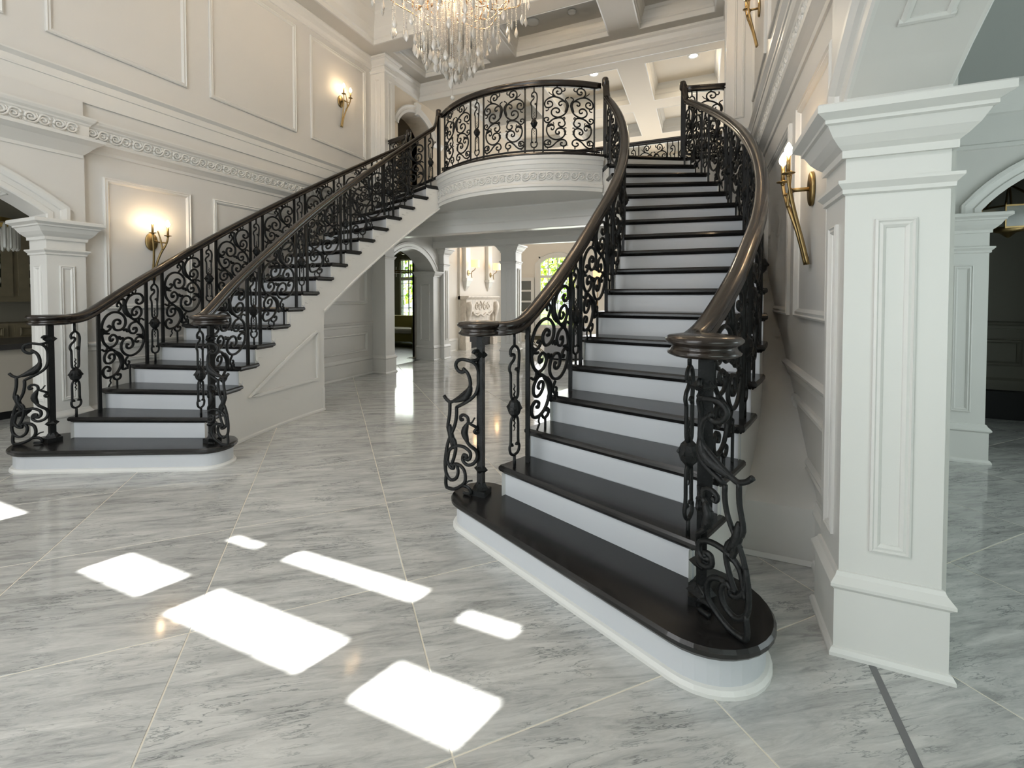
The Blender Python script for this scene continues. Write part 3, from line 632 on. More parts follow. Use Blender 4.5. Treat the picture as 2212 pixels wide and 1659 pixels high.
# ================================================================== STAIRCASES
NEWI = V((1.312, 2.53, 0)); NEWO = V((2.613, 1.99, 0))
SOF = .55
def capsule(a, b_, r, r2, n=18):
    d = (b_-a).normalized(); p = V((-d.y, d.x, 0)); out = []; L = (b_-a).length; tl = math.asin((r2-r)/L)
    for i in range(n+1):
        an = -PI/2-tl+(PI+2*tl)*i/n; out.append(b_+(d*math.cos(an)+p*math.sin(an))*r2)
    for i in range(n+1):
        an = PI/2+tl+(PI-2*tl)*i/n; out.append(a+(d*math.cos(an)+p*math.sin(an))*r)
    return [(q.x, q.y) for q in out]
def staircase(sg, label):
    P = lambda q, z: (X0+sg*q.x, q.y, z)
    st = thing('staircase', label, 'staircase', (X0+sg*2.0, 2.2, 0), 'curved twin staircases')
    # bullnose step
    ci = NEWI+(NEWI-NEWO).normalized()*(-.03); cp_ = capsule(NEWI, NEWO, .19, .272)
    pl = [(X0+sg*x, y) for x, y in cp_]
    stack(MB(), pl, [(.035, 0), (.035, RI-.038)]).build('bullnose_riser', M_RISER, st)
    stack(MB(), pl, [(.012, 0), (.012, .014), (.022, .028), (.036, .032), (.036, 0)]).build('base_moulding', M_TRIM, st)
    stack(MB(), pl, [(.022, RI-.052), (.014, RI-.040), (.006, RI-.038), (0, RI-.028), (0, RI-.012), (.010, RI), (.03, RI)]).build('tread', M_TREAD, st)
    for k in range(2, 19):
        i0, o0 = ev(TI, k), ev(TO, k); ac = (o0-i0).normalized(); fw = V((ac.y, -ac.x, 0))
        if fw.y > 0: fw = -fw
        # riser
        a = i0-fw*.032+ac*.028; b_ = o0-fw*.032-ac*.028
        z0 = (k-1)*RI-.01; z1 = k*RI-.036
        MB().loft([[P(a, z), P(b_, z), P(b_-fw*.02, z), P(a-fw*.02, z)] for z in (z0, z1)]).build('riser', M_RISER, st)
        if k == 18: break
        i1, o1 = ev(TI, k+1), ev(TO, k+1); im, om = ev(TI, k+.5), ev(TO, k+.5)
        poly = [i0, o0, om, o1-fw*.03, i1-fw*.03, im]
        pl = [(X0+sg*q.x, q.y) for q in poly]
        stack(MB(), pl, [(.022, k*RI-.052), (.014, k*RI-.040), (.006, k*RI-.038), (0, k*RI-.028), (0, k*RI-.012), (.008, k*RI), (.03, k*RI)]).build('tread', M_TREAD, st)
    # closed body : faces, soffit
    mb = MB()
    def face(T, off, t0, t1, floorto):
        n = int((t1-t0)*4)
        for q in range(n):
            ta, tb = t0+(t1-t0)*q/n, t0+(t1-t0)*(q+1)/n
            k = int((ta+tb)/2+.02); zt = k*RI-.045
            pa, pb = off(ta), off(tb)
            za = 0 if ta < floorto-.01 else RI*ta-SOF; zb = 0 if tb <= floorto+.01 else RI*tb-SOF
            mb.add([P(pa, za), P(pb, zb), P(pb, zt), P(pa, zt)], [(0, 1, 2, 3)])
    def oi(t): a, b_ = ev(TI, t), ev(TO, t); return a+(b_-a).normalized()*.03
    def oo(t): a, b_ = ev(TI, t), ev(TO, t); return b_-(b_-a).normalized()*.03
    TF = 9.5
    face(TI, oi, 2.0, 18.0, TF); face(TO, oo, 2.0, 18.0, TF)
    rings = [[P(oi(t), RI*t-SOF), P(oo(t), RI*t-SOF)] for t in [TF+.25*q for q in range(int((18-TF)*4)+1)]]
    mb.loft(rings, cap=False, closed=False)
    mb.add([P(oi(TF), 0), P(oo(TF), 0), P(oo(TF), RI*TF-SOF), P(oi(TF), RI*TF-SOF)], [(0, 1, 2, 3)])
    mb.add([P(oi(18), RI*18-SOF), P(oo(18), RI*18-SOF), P(oo(18), ZL-.05), P(oi(18), ZL-.05)], [(0, 1, 2, 3)])
    mb.build('stringer_body', M_TRIM, st)
    # soffit edge bead and floor shoe on the inner face
    pth = [P(oi(TF+.25*q), RI*(TF+.25*q)-SOF+.0) for q in range(int((18-TF)*4)+1)]
    MB().sweep([(-.006*sg*-1, 0), (.014*sg, 0), (.014*sg, .02), (0, .03)], pth).build('stringer_bead', M_TRIM, st)
    pth = [P(oi(2.0+.3*q), .001) for q in range(26)]
    MB().sweep([(0, 0), (.018*sg, 0), (.016*sg, .02), (0, .03)], pth).build('base_moulding', M_TRIM, st)
    # end strip, triangular wall panel below the flight
    def wallpt(t, z, n=.0):
        a = ev(TI, t); b_ = ev(TO, t); ac = (b_-a).normalized(); q = oi(t)-ac*n; return V(P(q, z))
    tri = [(4.6, .42), (9.0, .42), (9.0, 1.02)]
    pts = []
    for (ta, za), (tb, zb) in zip(tri, tri[1:]+tri[:1]):
        for q in range(8): pts.append(wallpt(ta+(tb-ta)*q/8, za+(zb-za)*q/8, .006))
    MB().tube(pts, .022, 4, closed=True).build('panel_moulding', M_TRIM, st)
    mb = MB()
    for zz in (.0, .30, .34): pass
    e0 = wallpt(9.38, 0); e1 = wallpt(9.52, 0)
    mb.loft([[tuple(wallpt(9.36, z, .004)), tuple(wallpt(9.52, z, .004)), tuple(wallpt(9.52, z, -.05)), tuple(wallpt(9.36, z, -.05))] for z in (0, .29)])
    mb.build('end_plinth', M_TRIM, st)
    # carved step brackets: thin plates with a scalloped lower edge under each tread end
    for k in range(3, 18):
        top = k*RI-.052; pr = [(k+.02, top), (k+.02, top-.11), (k+.16, top-.13), (k+.22, top-.085), (k+.42, top-.095), (k+.50, top-.05), (k+.72, top-.055), (k+.86, top-.02), (k+.98, top-.012), (k+.98, top)]
        MB().loft([[tuple(wallpt(t, z, n)) for t, z in pr] for n in (0, .005)]).build('step_bracket', M_TRIM, st)
    return st
staircase(1, 'near curved staircase with espresso treads and white risers, nearest the camera')
staircase(-1, 'far curved staircase along the left wall with espresso treads and white risers')

# ================================================================== IRONWORK
FAT = 1.28
def st_map(fn, pts): return [fn(u, v_) for u, v_ in pts]
def C2(*p, n=4): return [(q.x, q.y) for q in crom(p, n)] if len(p) > 1 else [p[0]]
# one half of the stair scroll panel; the other half is its point reflection. Drawn flat at 798 units per metre, centre (222, 487), slope .542
def SD(*p, n=4): return [((x-18)/407*.52, (487-y)/798) for x, y in C2(*p, n=n)]
SM0 = .542
SCR = [
    (SD((190, 200), (190, 228), (207, 250), (205, 275), (185, 300)), .0085), (SD((190, 228), (174, 243), (173, 258), (182, 264)), .0075),
    (SD((40, 430), (45, 385), (75, 335), (120, 308), (165, 305), (210, 325), (240, 365), (240, 410), (220, 440), (185, 452), (150, 440), (135, 405), (145, 375), (175, 365), (196, 382), (190, 402), (176, 396), n=3), .0098),
    (SD((46, 425), (62, 440), (86, 446), (108, 434), (114, 415), (100, 405), (88, 416)), .009),
    (SD((40, 430), (40, 480), (55, 530), (90, 570), (130, 598), (170, 630), (200, 670), (210, 720), (212, 765), (240, 766)), .0102),
    (SD((100, 575), (145, 565), (170, 530), (160, 495), (130, 480), (105, 495), (106, 522), (126, 524), (131, 508)), .0092),
    (SD((130, 598), (90, 600), (60, 630), (58, 670), (80, 695), (115, 692), (140, 665), (135, 635), (110, 630), (95, 648), (106, 662)), .0092),
    (SD((206, 690), (190, 745), (160, 785), (115, 805), (65, 800), (42, 770), (45, 735), (75, 718), (101, 735), (95, 756), (82, 750), n=3), .0098),
    (SD((36, 580), (58, 596), (78, 586), (80, 562)), .0078),
    (SD((128, 803), (135, 822), (157, 838), (185, 830), (191, 806), (174, 795), (165, 808)), .0085),
    (SD((112, 808), (100, 832), (108, 850), (96, 862), (85, 880), n=2), .0055),
    (SD((215, 442), (228, 460), (245, 455), (255, 472), (285, 466)), .0072), (SD((166, 512), (185, 510), (195, 525), (215, 522), (228, 540)), .0072),
]
SLEAF = [tuple(SD(p)[0] for p in ((142, 610), (198, 668), (206, 765))), tuple(SD(p)[0] for p in ((44, 425), (62, 455), (104, 470)))]
def leaf(fn, a, b_, c, parent, r=.017):
    mb = MB()
    pts = [fn(q.x, q.y) for q in crom([a, b_, c], 4)]; m = len(pts)
    mb.tube(pts, [.003+r*math.sin(PI*(.12+.8*i/(m-1))) for i in range(m)], 6)
    for j in (2, 4, 6):
        p = crom([a, b_, c], 4)[j]; d = V((b_[0]-a[0], b_[1]-a[1], 0)).normalized(); nn = V((-d.y, d.x, 0)) if (j//2) % 2 else V((d.y, -d.x, 0))
        e = p+nn*.026+d*.012; mb.tube([fn(p.x, p.y), fn((p.x+e.x)/2, (p.y+e.y)/2), fn(e.x, e.y)], [.007, .006, .0015], 5)
    return mb.build('acanthus_leaf', M_IRON, parent, True)
def scroll_panel(parent, fn, nt=5):
    """fn(u 0...52, w) : u along the bay, w height from the bay centre"""
    mb = MB(); W_ = .52
    for pts, r in SCR:
        mb.tube(st_map(fn, pts), r*FAT, nt); mb.tube(st_map(fn, [(W_-u, -v_) for u, v_ in pts]), r*FAT, nt)
    o = mb.build('scroll_panel', M_IRON, parent, True)
    for q, (a, b_, c) in enumerate(SLEAF):
        leaf(fn, a, b_, c, o, .02 if q == 0 else .012); leaf(fn, *[(W_-p[0], -p[1]) for p in (a, b_, c)], o, .02 if q == 0 else .012)
    return o
def keyhole(parent, fn, H, nt=5):
    """narrow baluster: pins, two long loops, rosette ; fn(u, v) metres, u centred"""
    mb = MB(); z = lambda f: f*H
    mb.tube([fn(0, 0), fn(0, z(.09))], 0.0100, nt); mb.tube([fn(0, z(.90)), fn(0, H)], 0.0100, nt)
    # lower loop
    for s_ in (-1, 1):
        mb.tube(st_map(fn, C2((0, z(.09)), (s_*.03, z(.105)), (s_*.042, z(.135)), (s_*.040, z(.165)), (s_*.022, z(.175)), (s_*.016, z(.16)))), 0.0094, nt)
        mb.tube(st_map(fn, C2((s_*.036, z(.16)), (s_*.032, z(.22)), (s_*.032, z(.33)), (s_*.022, z(.37)), (0, z(.385)))), 0.0094, nt)
        mb.tube(st_map(fn, C2((0, z(.50)), (s_*.024, z(.515)), (s_*.032, z(.56)), (s_*.032, z(.66)), (s_*.034, z(.70)))), 0.0094, nt)
    mb.tube(st_map(fn, C2((.034, z(.70)), (.022, z(.73)), (.012, z(.715)))), 0.0112, nt)
    mb.tube(st_map(fn, C2((-.034, z(.70)), (-.045, z(.73)), (-.036, z(.765)), (-.005, z(.80)), (-.002, z(.83)), (-.022, z(.84)), (-.03, z(.82)))), 0.0100, nt)
    mb.tube(st_map(fn, C2((.034, z(.70)), (.04, z(.78)), (.042, z(.83)), (.032, z(.875)), (0, z(.90)), (-.032, z(.87)), (-.034, z(.835)))), 0.0100, nt)
    for a, b_ in ((.385, .27), (.50, .62)):
        mb.tube([fn((.006 if i % 2 else -.006), z(a+(b_-a)*i/6)) for i in range(7)], [.006, .006, .006, .005, .005, .004, .002], 4)
    o = mb.build('keyhole_baluster', M_IRON, parent, True)
    c = fn(0, z(.443)); rs = MB()
    rs.lathe([(.006, -.070), (.018, -.056), (.036, -.036), (.044, -.010), (.044, .012), (.034, .038), (.016, .056), (.006, .068)], c, 10)
    for i in range(6):
        a = 2*PI*i/6; d = V((math.cos(a), math.sin(a), 0)); rs.tube([c+d*.034+V((0, 0, .012)), c+d*.05+V((0, 0, -.004))], [.012, .007], 5)
    rs.build('rosette', M_IRON, o)
    return o
def bar(parent, x, y, z0, z1, h=.0125):
    return MB().box(x-h, x+h, y-h, y+h, z0, z1).build('bar', M_IRON, parent)
RAILP = [(b_*1.28, a*1.3) for b_, a in ((-.030, -.062), (-.034, -.052), (-.026, -.044), (-.026, -.034), (-.034, -.026), (-.036, -.014), (-.028, -.003), (-.012, .004), (.012, .004), (.028, -.003), (.036, -.014), (.034, -.026), (.026, -.034), (.026, -.044), (.034, -.052), (.030, -.062))]
def ND(*p, n=3):          # newel console, drawn flat at 887 units per metre from the post axis at 248 and the tread at 880
    out = []
    for x, y in C2(*p, n=n):
        out.append(((248-x)/887/.86, max(.012, (884-y)/887)))
    return out
NEWB = [
    (ND((190, 122), (222, 118), (240, 98), (232, 72), (212, 66), (203, 82)), .0115), (ND((202, 126), (150, 116), (115, 128), (102, 155), (118, 183), (145, 190), (160, 178), (148, 168)), .012),
    (ND((195, 122), (220, 150), (235, 200), (232, 260), (215, 310), (175, 350), (106, 394)), .0115), (ND((106, 394), (106, 440), (95, 500), (65, 570), (45, 630), (42, 700), (62, 745), (85, 752), (84, 735), (68, 732)), .0115),
    (ND((150, 170), (178, 195), (190, 240), (185, 275), (150, 310), (110, 345), (75, 368), (60, 368), (40, 356), (25, 338)), .0115), (ND((64, 368), (62, 440), (50, 520), (70, 560), (95, 590), (100, 640), (85, 700), (70, 735)), .0115),
    (ND((240, 520), (222, 532), (208, 520), (222, 502), (205, 486), (180, 470)), .010), (ND((180, 470), (175, 440), (150, 430), (130, 445), (134, 463), (148, 456)), .0105), (ND((180, 470), (160, 500), (155, 545), (180, 590), (215, 625), (225, 665), (205, 700), (170, 710), (145, 690), (148, 660), (168, 658), (166, 674)), .0115), (ND((185, 472), (200, 465), (205, 452), (213, 442), n=2), .006),
    (ND((150, 674), (178, 680), (190, 660), (185, 630), (150, 612), (100, 618), (60, 650), (48, 700), (42, 740)), .0115), (ND((42, 640), (32, 720), (38, 790), (70, 822), (105, 800), (115, 755), (98, 722), (84, 735)), .0115),
    (ND((40, 790), (35, 850), (50, 880), (90, 870), (140, 835), (160, 800), (155, 750), (130, 725), (100, 722)), .0118), (ND((140, 835), (175, 835), (192, 860), (184, 888), (160, 892), (150, 878)), .011), (ND((160, 822), (180, 800), (200, 796), n=2), .006)]
NLEAF = [tuple(ND(p)[0] for p in q) for q in (((192, 262), (168, 322), (84, 364)), ((172, 478), (156, 530), (176, 580)), ((62, 500), (70, 560), (96, 615)), ((84, 640), (72, 580), (52, 530)))]
def newel_console(parent, fn):
    mb = MB()
    for pts, r in NEWB: mb.tube(st_map(fn, pts), r, 6)
    o = mb.build('console_scroll', M_IRON, parent, True)
    for q, rr in zip(NLEAF, (.022, .02, .017, .013)): leaf(fn, *q, o, rr)
def smax(a, b_, k=.035):
    m = max(a, b_); return m+k*math.log(math.exp((a-m)/k)+math.exp((b_-m)/k))
def newel(parent, x, y, z0, z1):
    p = MB(); p.box(x-.02, x+.02, y-.02, y+.02, z0, z1)
    o = p.build('newel_post', M_IRON, parent)
    q = MB(); q.box(x-.05, x+.05, y-.05, y+.05, z0, z0+.035)
    q.lathe([(.06, .035), (.045, .05), (.03, .075)], (x, y, z0), 4)
    q.build('base_block', M_IRON, o)
    for zz in (z0+.16, z1-.13): MB().lathe([(.028, -.02), (.05, 0), (.028, .02)], (x, y, zz), 4).build('collar', M_IRON, o)
def stair_railing(sg, side, label):
    P = lambda q, z: V((X0+sg*q.x, q.y, z))
    nw = NEWI if side == 'i' else NEWO
    def rp(t):
        tt = max(t, 2.05); a, b_ = ev(TI, tt), ev(TO, tt); ac = (b_-a).normalized()
        ins = .05+.045*max(0, min(1, (7-tt)/4))
        c = a+ac*ins if side == 'i' else b_-ac*.05
        if t < 2.05:
            f = max(0, (t-1.2)/.85); c = nw*(1-f)+c*f
        return c
    def zr(t): return smax(1.291, RI*t+.842)
    def zt(t): return RI*max(1, int(t+.06))
    rl = thing('stair_railing', label, 'railing', tuple(P(nw, RI)), 'wrought-iron stair railings')
    # handrail
    ts = [1.2+.12*i for i in range(int((17.55-1.2)/.12)+1)]
    pth = [P(rp(t), zr(t)) for t in ts]
    e = P(rp(17.62), zr(17.62)); pth += [e, P(rp(17.78), zr(17.7)+.07), P(rp(17.86), ZL+.96), P(rp(17.9), ZL+1.02)]
    for _ in range(6):
        for q in range(2, 22): pth[q] = V(((pth[q-1].x+pth[q].x*2+pth[q+1].x)/4, (pth[q-1].y+pth[q].y*2+pth[q+1].y)/4, pth[q].z))
    hr = MB().sweep(RAILP, pth, cap=True, pclosed=True).build('handrail', M_RAIL, rl, True)
    v_ = MB(); c = P(nw, 0)
    v_.lathe([(.0, 1.206), (.118, 1.208), (.140, 1.218), (.143, 1.226), (.132, 1.236), (.124, 1.246), (.126, 1.254), (.142, 1.262), (.150, 1.272), (.150, 1.280), (.138, 1.292), (.10, 1.298), (.0, 1.300)], (c.x, c.y, 0), 32, cap=False)
    v_.build('volute', M_RAIL, hr, True)
    newel(rl, c.x, c.y, RI, 1.215)
    ln = (NEWO-NEWI).normalized()*(1 if side == 'o' else -1); nf = V((-.384, -.923, 0))
    def wrap(p):          # the console leaves the post to the front, then turns outwards
        if p < .03: q = nf*p
        else:
            q = nf*.03; R = .05; a = min(1.35, (p-.03)/R); q = q+nf*(R*math.sin(a))+ln*(R*(1-math.cos(a))); q = q+(nf*math.cos(a)+ln*math.sin(a))*max(0, p-.03-1.35*R)
        return V((sg*q.x, q.y, 0))
    newel_console(rl, lambda p, z: c+wrap(p)+V((0, 0, RI+z)))
    # top newel
    tp = P(rp(18.0), 0); b_ = MB().box(tp.x-.022, tp.x+.022, tp.y-.022, tp.y+.022, ZL, ZL+.98); b_.build('newel_post', M_IRON, rl)
    MB().lathe([(.03, ZL+.93), (.045, ZL+.95), (.045, ZL+1.03), (.038, ZL+1.05), (.015, ZL+1.06)], (tp.x, tp.y, 0), 12).build('newel_cap', M_RAIL, rl, True)
    # bay rhythm
    if side == 'i': A = [(2.7, 4.8), (5.5, 7.75), (8.5, 10.8), (11.5, 13.95), (14.6, 17.0)]; B = [2.2, 5.15, 8.12, 11.15, 14.27, 17.4]
    else: A = [(2.85, 4.5), (5.1, 6.75), (7.38, 9.0), (9.62, 11.3), (11.9, 13.55), (14.15, 15.8), (16.4, 17.8)]; B = [2.12, 4.8, 7.06, 9.3, 11.6, 13.85, 16.1]
    for ta, tb in A:
        for t in (ta, tb):
            p = P(rp(t), 0); bar(rl, p.x, p.y, zt(t), zr(t)-.07)
        tm = (ta+tb)/2; Lp = sum((rp(ta+(tb-ta)*(q+1)/8)-rp(ta+(tb-ta)*q/8)).length for q in range(8))
        sl = (zr(tb)-zr(ta))/Lp; zc = zr(tm)-.078-.384
        def fn(u, w_, ta=ta, tb=tb, zc=zc, sl=sl, Lp=Lp):
            t = ta+(tb-ta)*(.015+.97*u/.52); return P(rp(t), zc+w_+(sl*Lp/.52-SM0)*(u-.26))
        scroll_panel(rl, fn)
        for f, vv in ((.355, -.44), (.63, -.317)):
            t = ta+(tb-ta)*f; p = P(rp(t), 0); MB().tube([V((p.x, p.y, zt(t))), V((p.x, p.y, max(zt(t)+.03, zc+vv+(sl*Lp/.52-SM0)*((f-.5)*.52)))) ], .009, 5).build('pin', M_IRON, rl)
    for t in B:
        p = P(rp(t), 0); d = (P(rp(t+.1), 0)-P(rp(t-.1), 0)).normalized(); z0 = zt(t); H = zr(t)-.072-z0
        keyhole(rl, lambda u, v2: p+d*u+V((0, 0, z0+v2)), H)
    return rl
stair_railing(1, 'o', 'black iron scroll railing of the near staircase on its right-hand wall side')
stair_railing(1, 'i', 'black iron scroll railing of the near staircase on its left-hand open side')
stair_railing(-1, 'i', 'black iron scroll railing of the far staircase on its right-hand open side')
stair_railing(-1, 'o', 'black iron scroll railing of the far staircase against the left wall')

# landing scroll column, drawn flat at 823 units per metre from the left bar at 260 and the floor at 888
def LD(*p, n=4): return [((x-260)/823, (888-y)/823) for x, y in C2(*p, n=n)]
LSC = [
    (LD((412, 100), (412, 140)), .009), (LD((392, 240), (370, 215), (365, 185), (378, 155), (412, 138), (450, 150), (463, 180), (450, 208), (420, 213), (404, 192), (414, 178), (425, 186), n=3), .0092),
    (LD((463, 180), (485, 178), (499, 163), (495, 143)), .0075), (LD((372, 240), (352, 216), (340, 212), (320, 187)), .0055),
    (LD((275, 330), (285, 290), (320, 260), (370, 243), (430, 255), (480, 285), (515, 320), (530, 355), (520, 410), (485, 455), (430, 482), (385, 475), (352, 445), (352, 405), (380, 378), (415, 378), (437, 400), (430, 428), (408, 428), (402, 414), n=3), .0098),
    (LD((275, 330), (290, 362), (325, 368), (358, 350), (362, 320), (340, 297), (312, 300), (308, 322), (320, 328)), .0092), (LD((318, 368), (318, 390), (300, 405), (288, 402)), .007),
    (LD((500, 297), (465, 293), (435, 310), (432, 335), (450, 346), (466, 330)), .009), (LD((505, 300), (503, 272), (520, 255), (538, 248)), .0075),
    (LD((490, 520), (470, 495), (430, 488), (370, 505), (325, 545), (300, 600), (300, 655), (330, 710), (385, 742), (440, 738), (485, 705), (503, 660), (490, 625), (455, 608), (415, 618), (395, 650), (405, 675), (430, 678), (438, 660), (425, 652), n=3), .0098),
    (LD((486, 512), (500, 555), (480, 588), (448, 590), (428, 570), (432, 548), (451, 546)), .0092), (LD((472, 496), (490, 483), (498, 495), (492, 508)), .0075),
    (LD((345, 530), (305, 545), (278, 525), (272, 500), (290, 485), (315, 490), (318, 512), (300, 515)), .0092), (LD((372, 575), (381, 600), (370, 626), (350, 626), (348, 606)), .008), (LD((365, 580), (376, 560), (368, 540)), .006),
    (LD((490, 622), (498, 605), (515, 608)), .0065),
    (LD((320, 790), (312, 775), (325, 764), (341, 778), (335, 800), (305, 800), (278, 790), (275, 768), (300, 747), (335, 752), (345, 780)), .0085),
    (LD((275, 790), (290, 825), (330, 832), (370, 810), (400, 778), (435, 752), (470, 740), (505, 755), (518, 790), (500, 815), (470, 818), (449, 800), (455, 781), (474, 781), n=3), .0095), (LD((430, 742), (430, 756)), .009), (LD((485, 818), (485, 850)), .008), (LD((310, 828), (310, 850)), .008)]
LLEAF = [tuple(LD(p)[0] for p in q) for q in (((505, 285), (526, 350), (498, 425)), ((312, 592), (345, 568), (374, 582)), ((487, 635), (502, 662), (488, 705)))]
def landing_railing(name, label, fpt, L, bays, zt_, H, parts_low=False, group='landing railings', back=False):
    """fpt(s)->(x,y) along the rail ; bays = list of ('A',s0,s1) / ('B',s)"""
    x, y = fpt(0); rl = thing(name, label, 'railing', (x, y, zt_), group)
    n = max(2, int(L/.08)); pth = [V((*fpt(L*i/n), zt_+H)) for i in range(n+1)]
    MB().sweep(RAILP, pth, cap=True, pclosed=True).build('handrail', M_RAIL, rl, True)
    MB().sweep([(-.011, .035), (.011, .035), (.011, .055), (-.011, .055)], [p-V((0, 0, H)) for p in pth], cap=True, pclosed=True).build('bottom_rail', M_IRON, rl)
    for b_ in bays:
        if b_[0] in 'AC':
            s0, s1 = b_[1:]
            for s in (s0, s1): q = fpt(s); bar(rl, q[0], q[1], zt_, zt_+H-.05, .010)
            mb = MB(); fns = []
            for mir in ((0, 1) if b_[0] == 'A' else (0,)):
                def fn(u, v_, mir=mir):
                    f = (u*min(1.12, (s1-s0)/(.70 if b_[0] == 'A' else .36)))/(s1-s0); f = 1-f if mir else f
                    return V((*fpt(s0+(s1-s0)*f), zt_+.02+(H-.10)*v_/.93))
                for pts, r in LSC: mb.tube(st_map(fn, pts), r*1.15, 5)
                fns.append(fn)
            o = mb.build('scroll_panel', M_IRON, rl, True)
            for fn in fns:
                [leaf(fn, *q, o, rr) for q, rr in zip(LLEAF, (.019, .015, .012))]
        else:
            s = b_[1]; q = fpt(s); q2 = fpt(s+.02); d = (V((*q2, 0))-V((*q, 0))).normalized(); p = V((*q, 0))
            keyhole(rl, lambda u, v2: p+d*u*1.0+V((0, 0, zt_+v2)), H-.05)
    return rl
# front bowed railing
cum = [0]
for i in range(1, len(BOW)): cum.append(cum[-1]+math.hypot(BOW[i][0]-BOW[i-1][0], BOW[i][1]-BOW[i-1][1]))
BL = cum[-1]
def fbow(s):
    s = min(max(s, 0), BL-1e-6); i = max(j for j in range(len(cum)-1) if cum[j] <= s); f = (s-cum[i])/(cum[i+1]-cum[i])
    x, y, a = [BOW[i][q]*(1-f)+BOW[i+1][q]*f for q in range(3)]; return (x-math.sin(a)*.05, y+math.cos(a)*.05)
u = BL/100
landing_railing('balcony_railing', 'bowed black iron scroll railing along the front of the landing', fbow, BL,
    [('A', 3*u, 30*u), ('B', 34.5*u), ('A', 39*u, 62*u), ('B', 66.5*u), ('A', 71*u, 97*u)], ZL, .99)
# back railing over the great room
xa, xb = X0-2.9, X0+2.9
landing_railing('balcony_railing', 'straight black iron scroll railing along the back edge of the landing', lambda s: (xa+s, 8.86), xb-xa,
    [b_ for i in range(8) for b_ in (('A', .1+.71*i, .1+.71*i+.52), ('B', .1+.71*i+.61))], ZL, .99)
# short side railings between stair heads and corner pilasters
for sg, nm in ((1, 'right'), (-1, 'left')):
    a = V((X0+sg*2.36, 6.80, 0)); b_ = V((X0+sg*2.88, 6.93, 0)); L = (b_-a).length; d = (b_-a)/L
    landing_railing('balcony_railing', 'short black iron railing from the stair head to the %s landing pilaster' % nm, lambda s: ((a+d*s).x, (a+d*s).y), L, [('B', .085), ('C', .15, L-.02)], ZL, .99)
# ================================================================== LAMPS
WARM = (1.0, .56, .24)
def candle(parent, c, h=.10, bulb_r=.023, s=1.0, metal=None):
    metal = metal or M_BRASS; c = V(c)
    k = MB().lathe([(.006, -.02), (.012, -.012), (.012, -.004), (.034*s, .002), (.036*s, .006), (.014, .008)], c, 14).build('drip_cup', metal, parent, True)
    MB().lathe([(.011*s, .006), (.011*s, h)], c, 10).build('candle_sleeve', metal, k, True)
    MB().lathe([(.008, h), (bulb_r*.8, h+.012), (bulb_r, h+.028), (bulb_r*.8, h+.048), (bulb_r*.4, h+.066), (.002, h+.078)], c, 10).build('bulb', M_BULB, k, True)
def sconce(sg, y, z, label, power=1.1):
    s = thing('wall_sconce', label, 'sconce', (X0+sg*DW, y, z), 'brass candle sconces on the hall walls')
    f = lambda u, v_, n: V((X0+sg*(DW-n), y+u, z+v_))
    pl = MB(); pr = [(1.0, .002), (1.0, .016), (.9, .022)]
    pl.loft([[f(.062*k*math.cos(2*PI*i/24), .10*k*math.sin(2*PI*i/24), n) for i in range(24)] for k, n in pr]).build('backplate', M_BRASS, s, True)
    a = MB()
    a.tube(crom([f(-.015, -.44, .025), f(-.012, -.28, .06), f(-.03, -.10, .105), f(-.05, .02, .13), f(-.055, .07, .135)], 5), [.012]*6+[.011]*8+[.009]*7, 8)
    a.tube(crom([f(.012, -.44, .03), f(.012, -.28, .065), f(.04, -.13, .105), f(.085, -.02, .13), f(.098, .055, .14)], 5), [.012]*6+[.011]*8+[.009]*7, 8)
    a.tube(crom([f(.05, -.09, .12), f(.035, .02, .115), f(.01, .12, .11)], 5), [.009]*6+[.007]*4+[.004], 7)
    a.tube(crom([f(-.04, 0, .12), f(.02, -.005, .10), f(.085, -.01, .135)], 5), .008, 7)
    a.tube([f(0, 0, .01), f(0, 0, .11)], .012, 8)
    a.build('twig_arms', M_BRASS, s, True)
    candle(s, f(-.055, .085, .135), .105); candle(s, f(.098, .07, .14), .105)
    point('sconce_light', f(-.055, .24, .15), power, WARM, .02); point('sconce_light', f(.098, .225, .155), power, WARM, .02)
sconce(-1, 3.09, 2.08, 'brass twig sconce on the lower left wall above the far handrail')
sconce(-1, 6.02, 4.83, 'brass twig sconce high on the left wall in the end panel')
sconce(1, 3.09, 2.08, 'large brass twig sconce beside the white pilaster on the right wall')
sconce(1, 6.02, 4.83, 'brass twig sconce high on the right wall at the top edge')

# shaded sconces above the fireplace
for yb, nm in ((10.95, 'left'), (12.35, 'right')):
    s = thing('shaded_sconce', 'brass sconce with a lit drum shade at the %s of the fireplace' % nm, 'sconce', (FX+.16, yb, 2.15), 'shaded sconces above the fireplace')
    f = lambda u, v_, n: V((FX+.16+n, yb+u, v_))
    MB().loft([[f(.05*math.cos(2*PI*i/16), 2.12+.075*math.sin(2*PI*i/16), n) for i in range(16)] for n in (.001, .02)]).build('backplate', M_BRASS, s)
    MB().tube(crom([f(0, 1.98, .12), f(0, 2.06, .10), f(0, 2.15, .12), f(0, 2.2, .2), f(0, 2.26, .22)], 5), .011, 7).tube([f(0, 2.1, .02), f(0, 2.1, .1)], .01, 6).build('arm', M_BRASS, s, True)
    c = f(0, 0, .22)
    MB().loft([[V((c.x+.11*math.cos(2*PI*i/20), c.y+.145*math.sin(2*PI*i/20), z)) for i in range(20)] for z in (2.27, 2.47)], cap=False).build('drum_shade', M_SHADE, s, True)
    point('sconce_light', (c.x, c.y, 2.55), 2.5, WARM, .05)

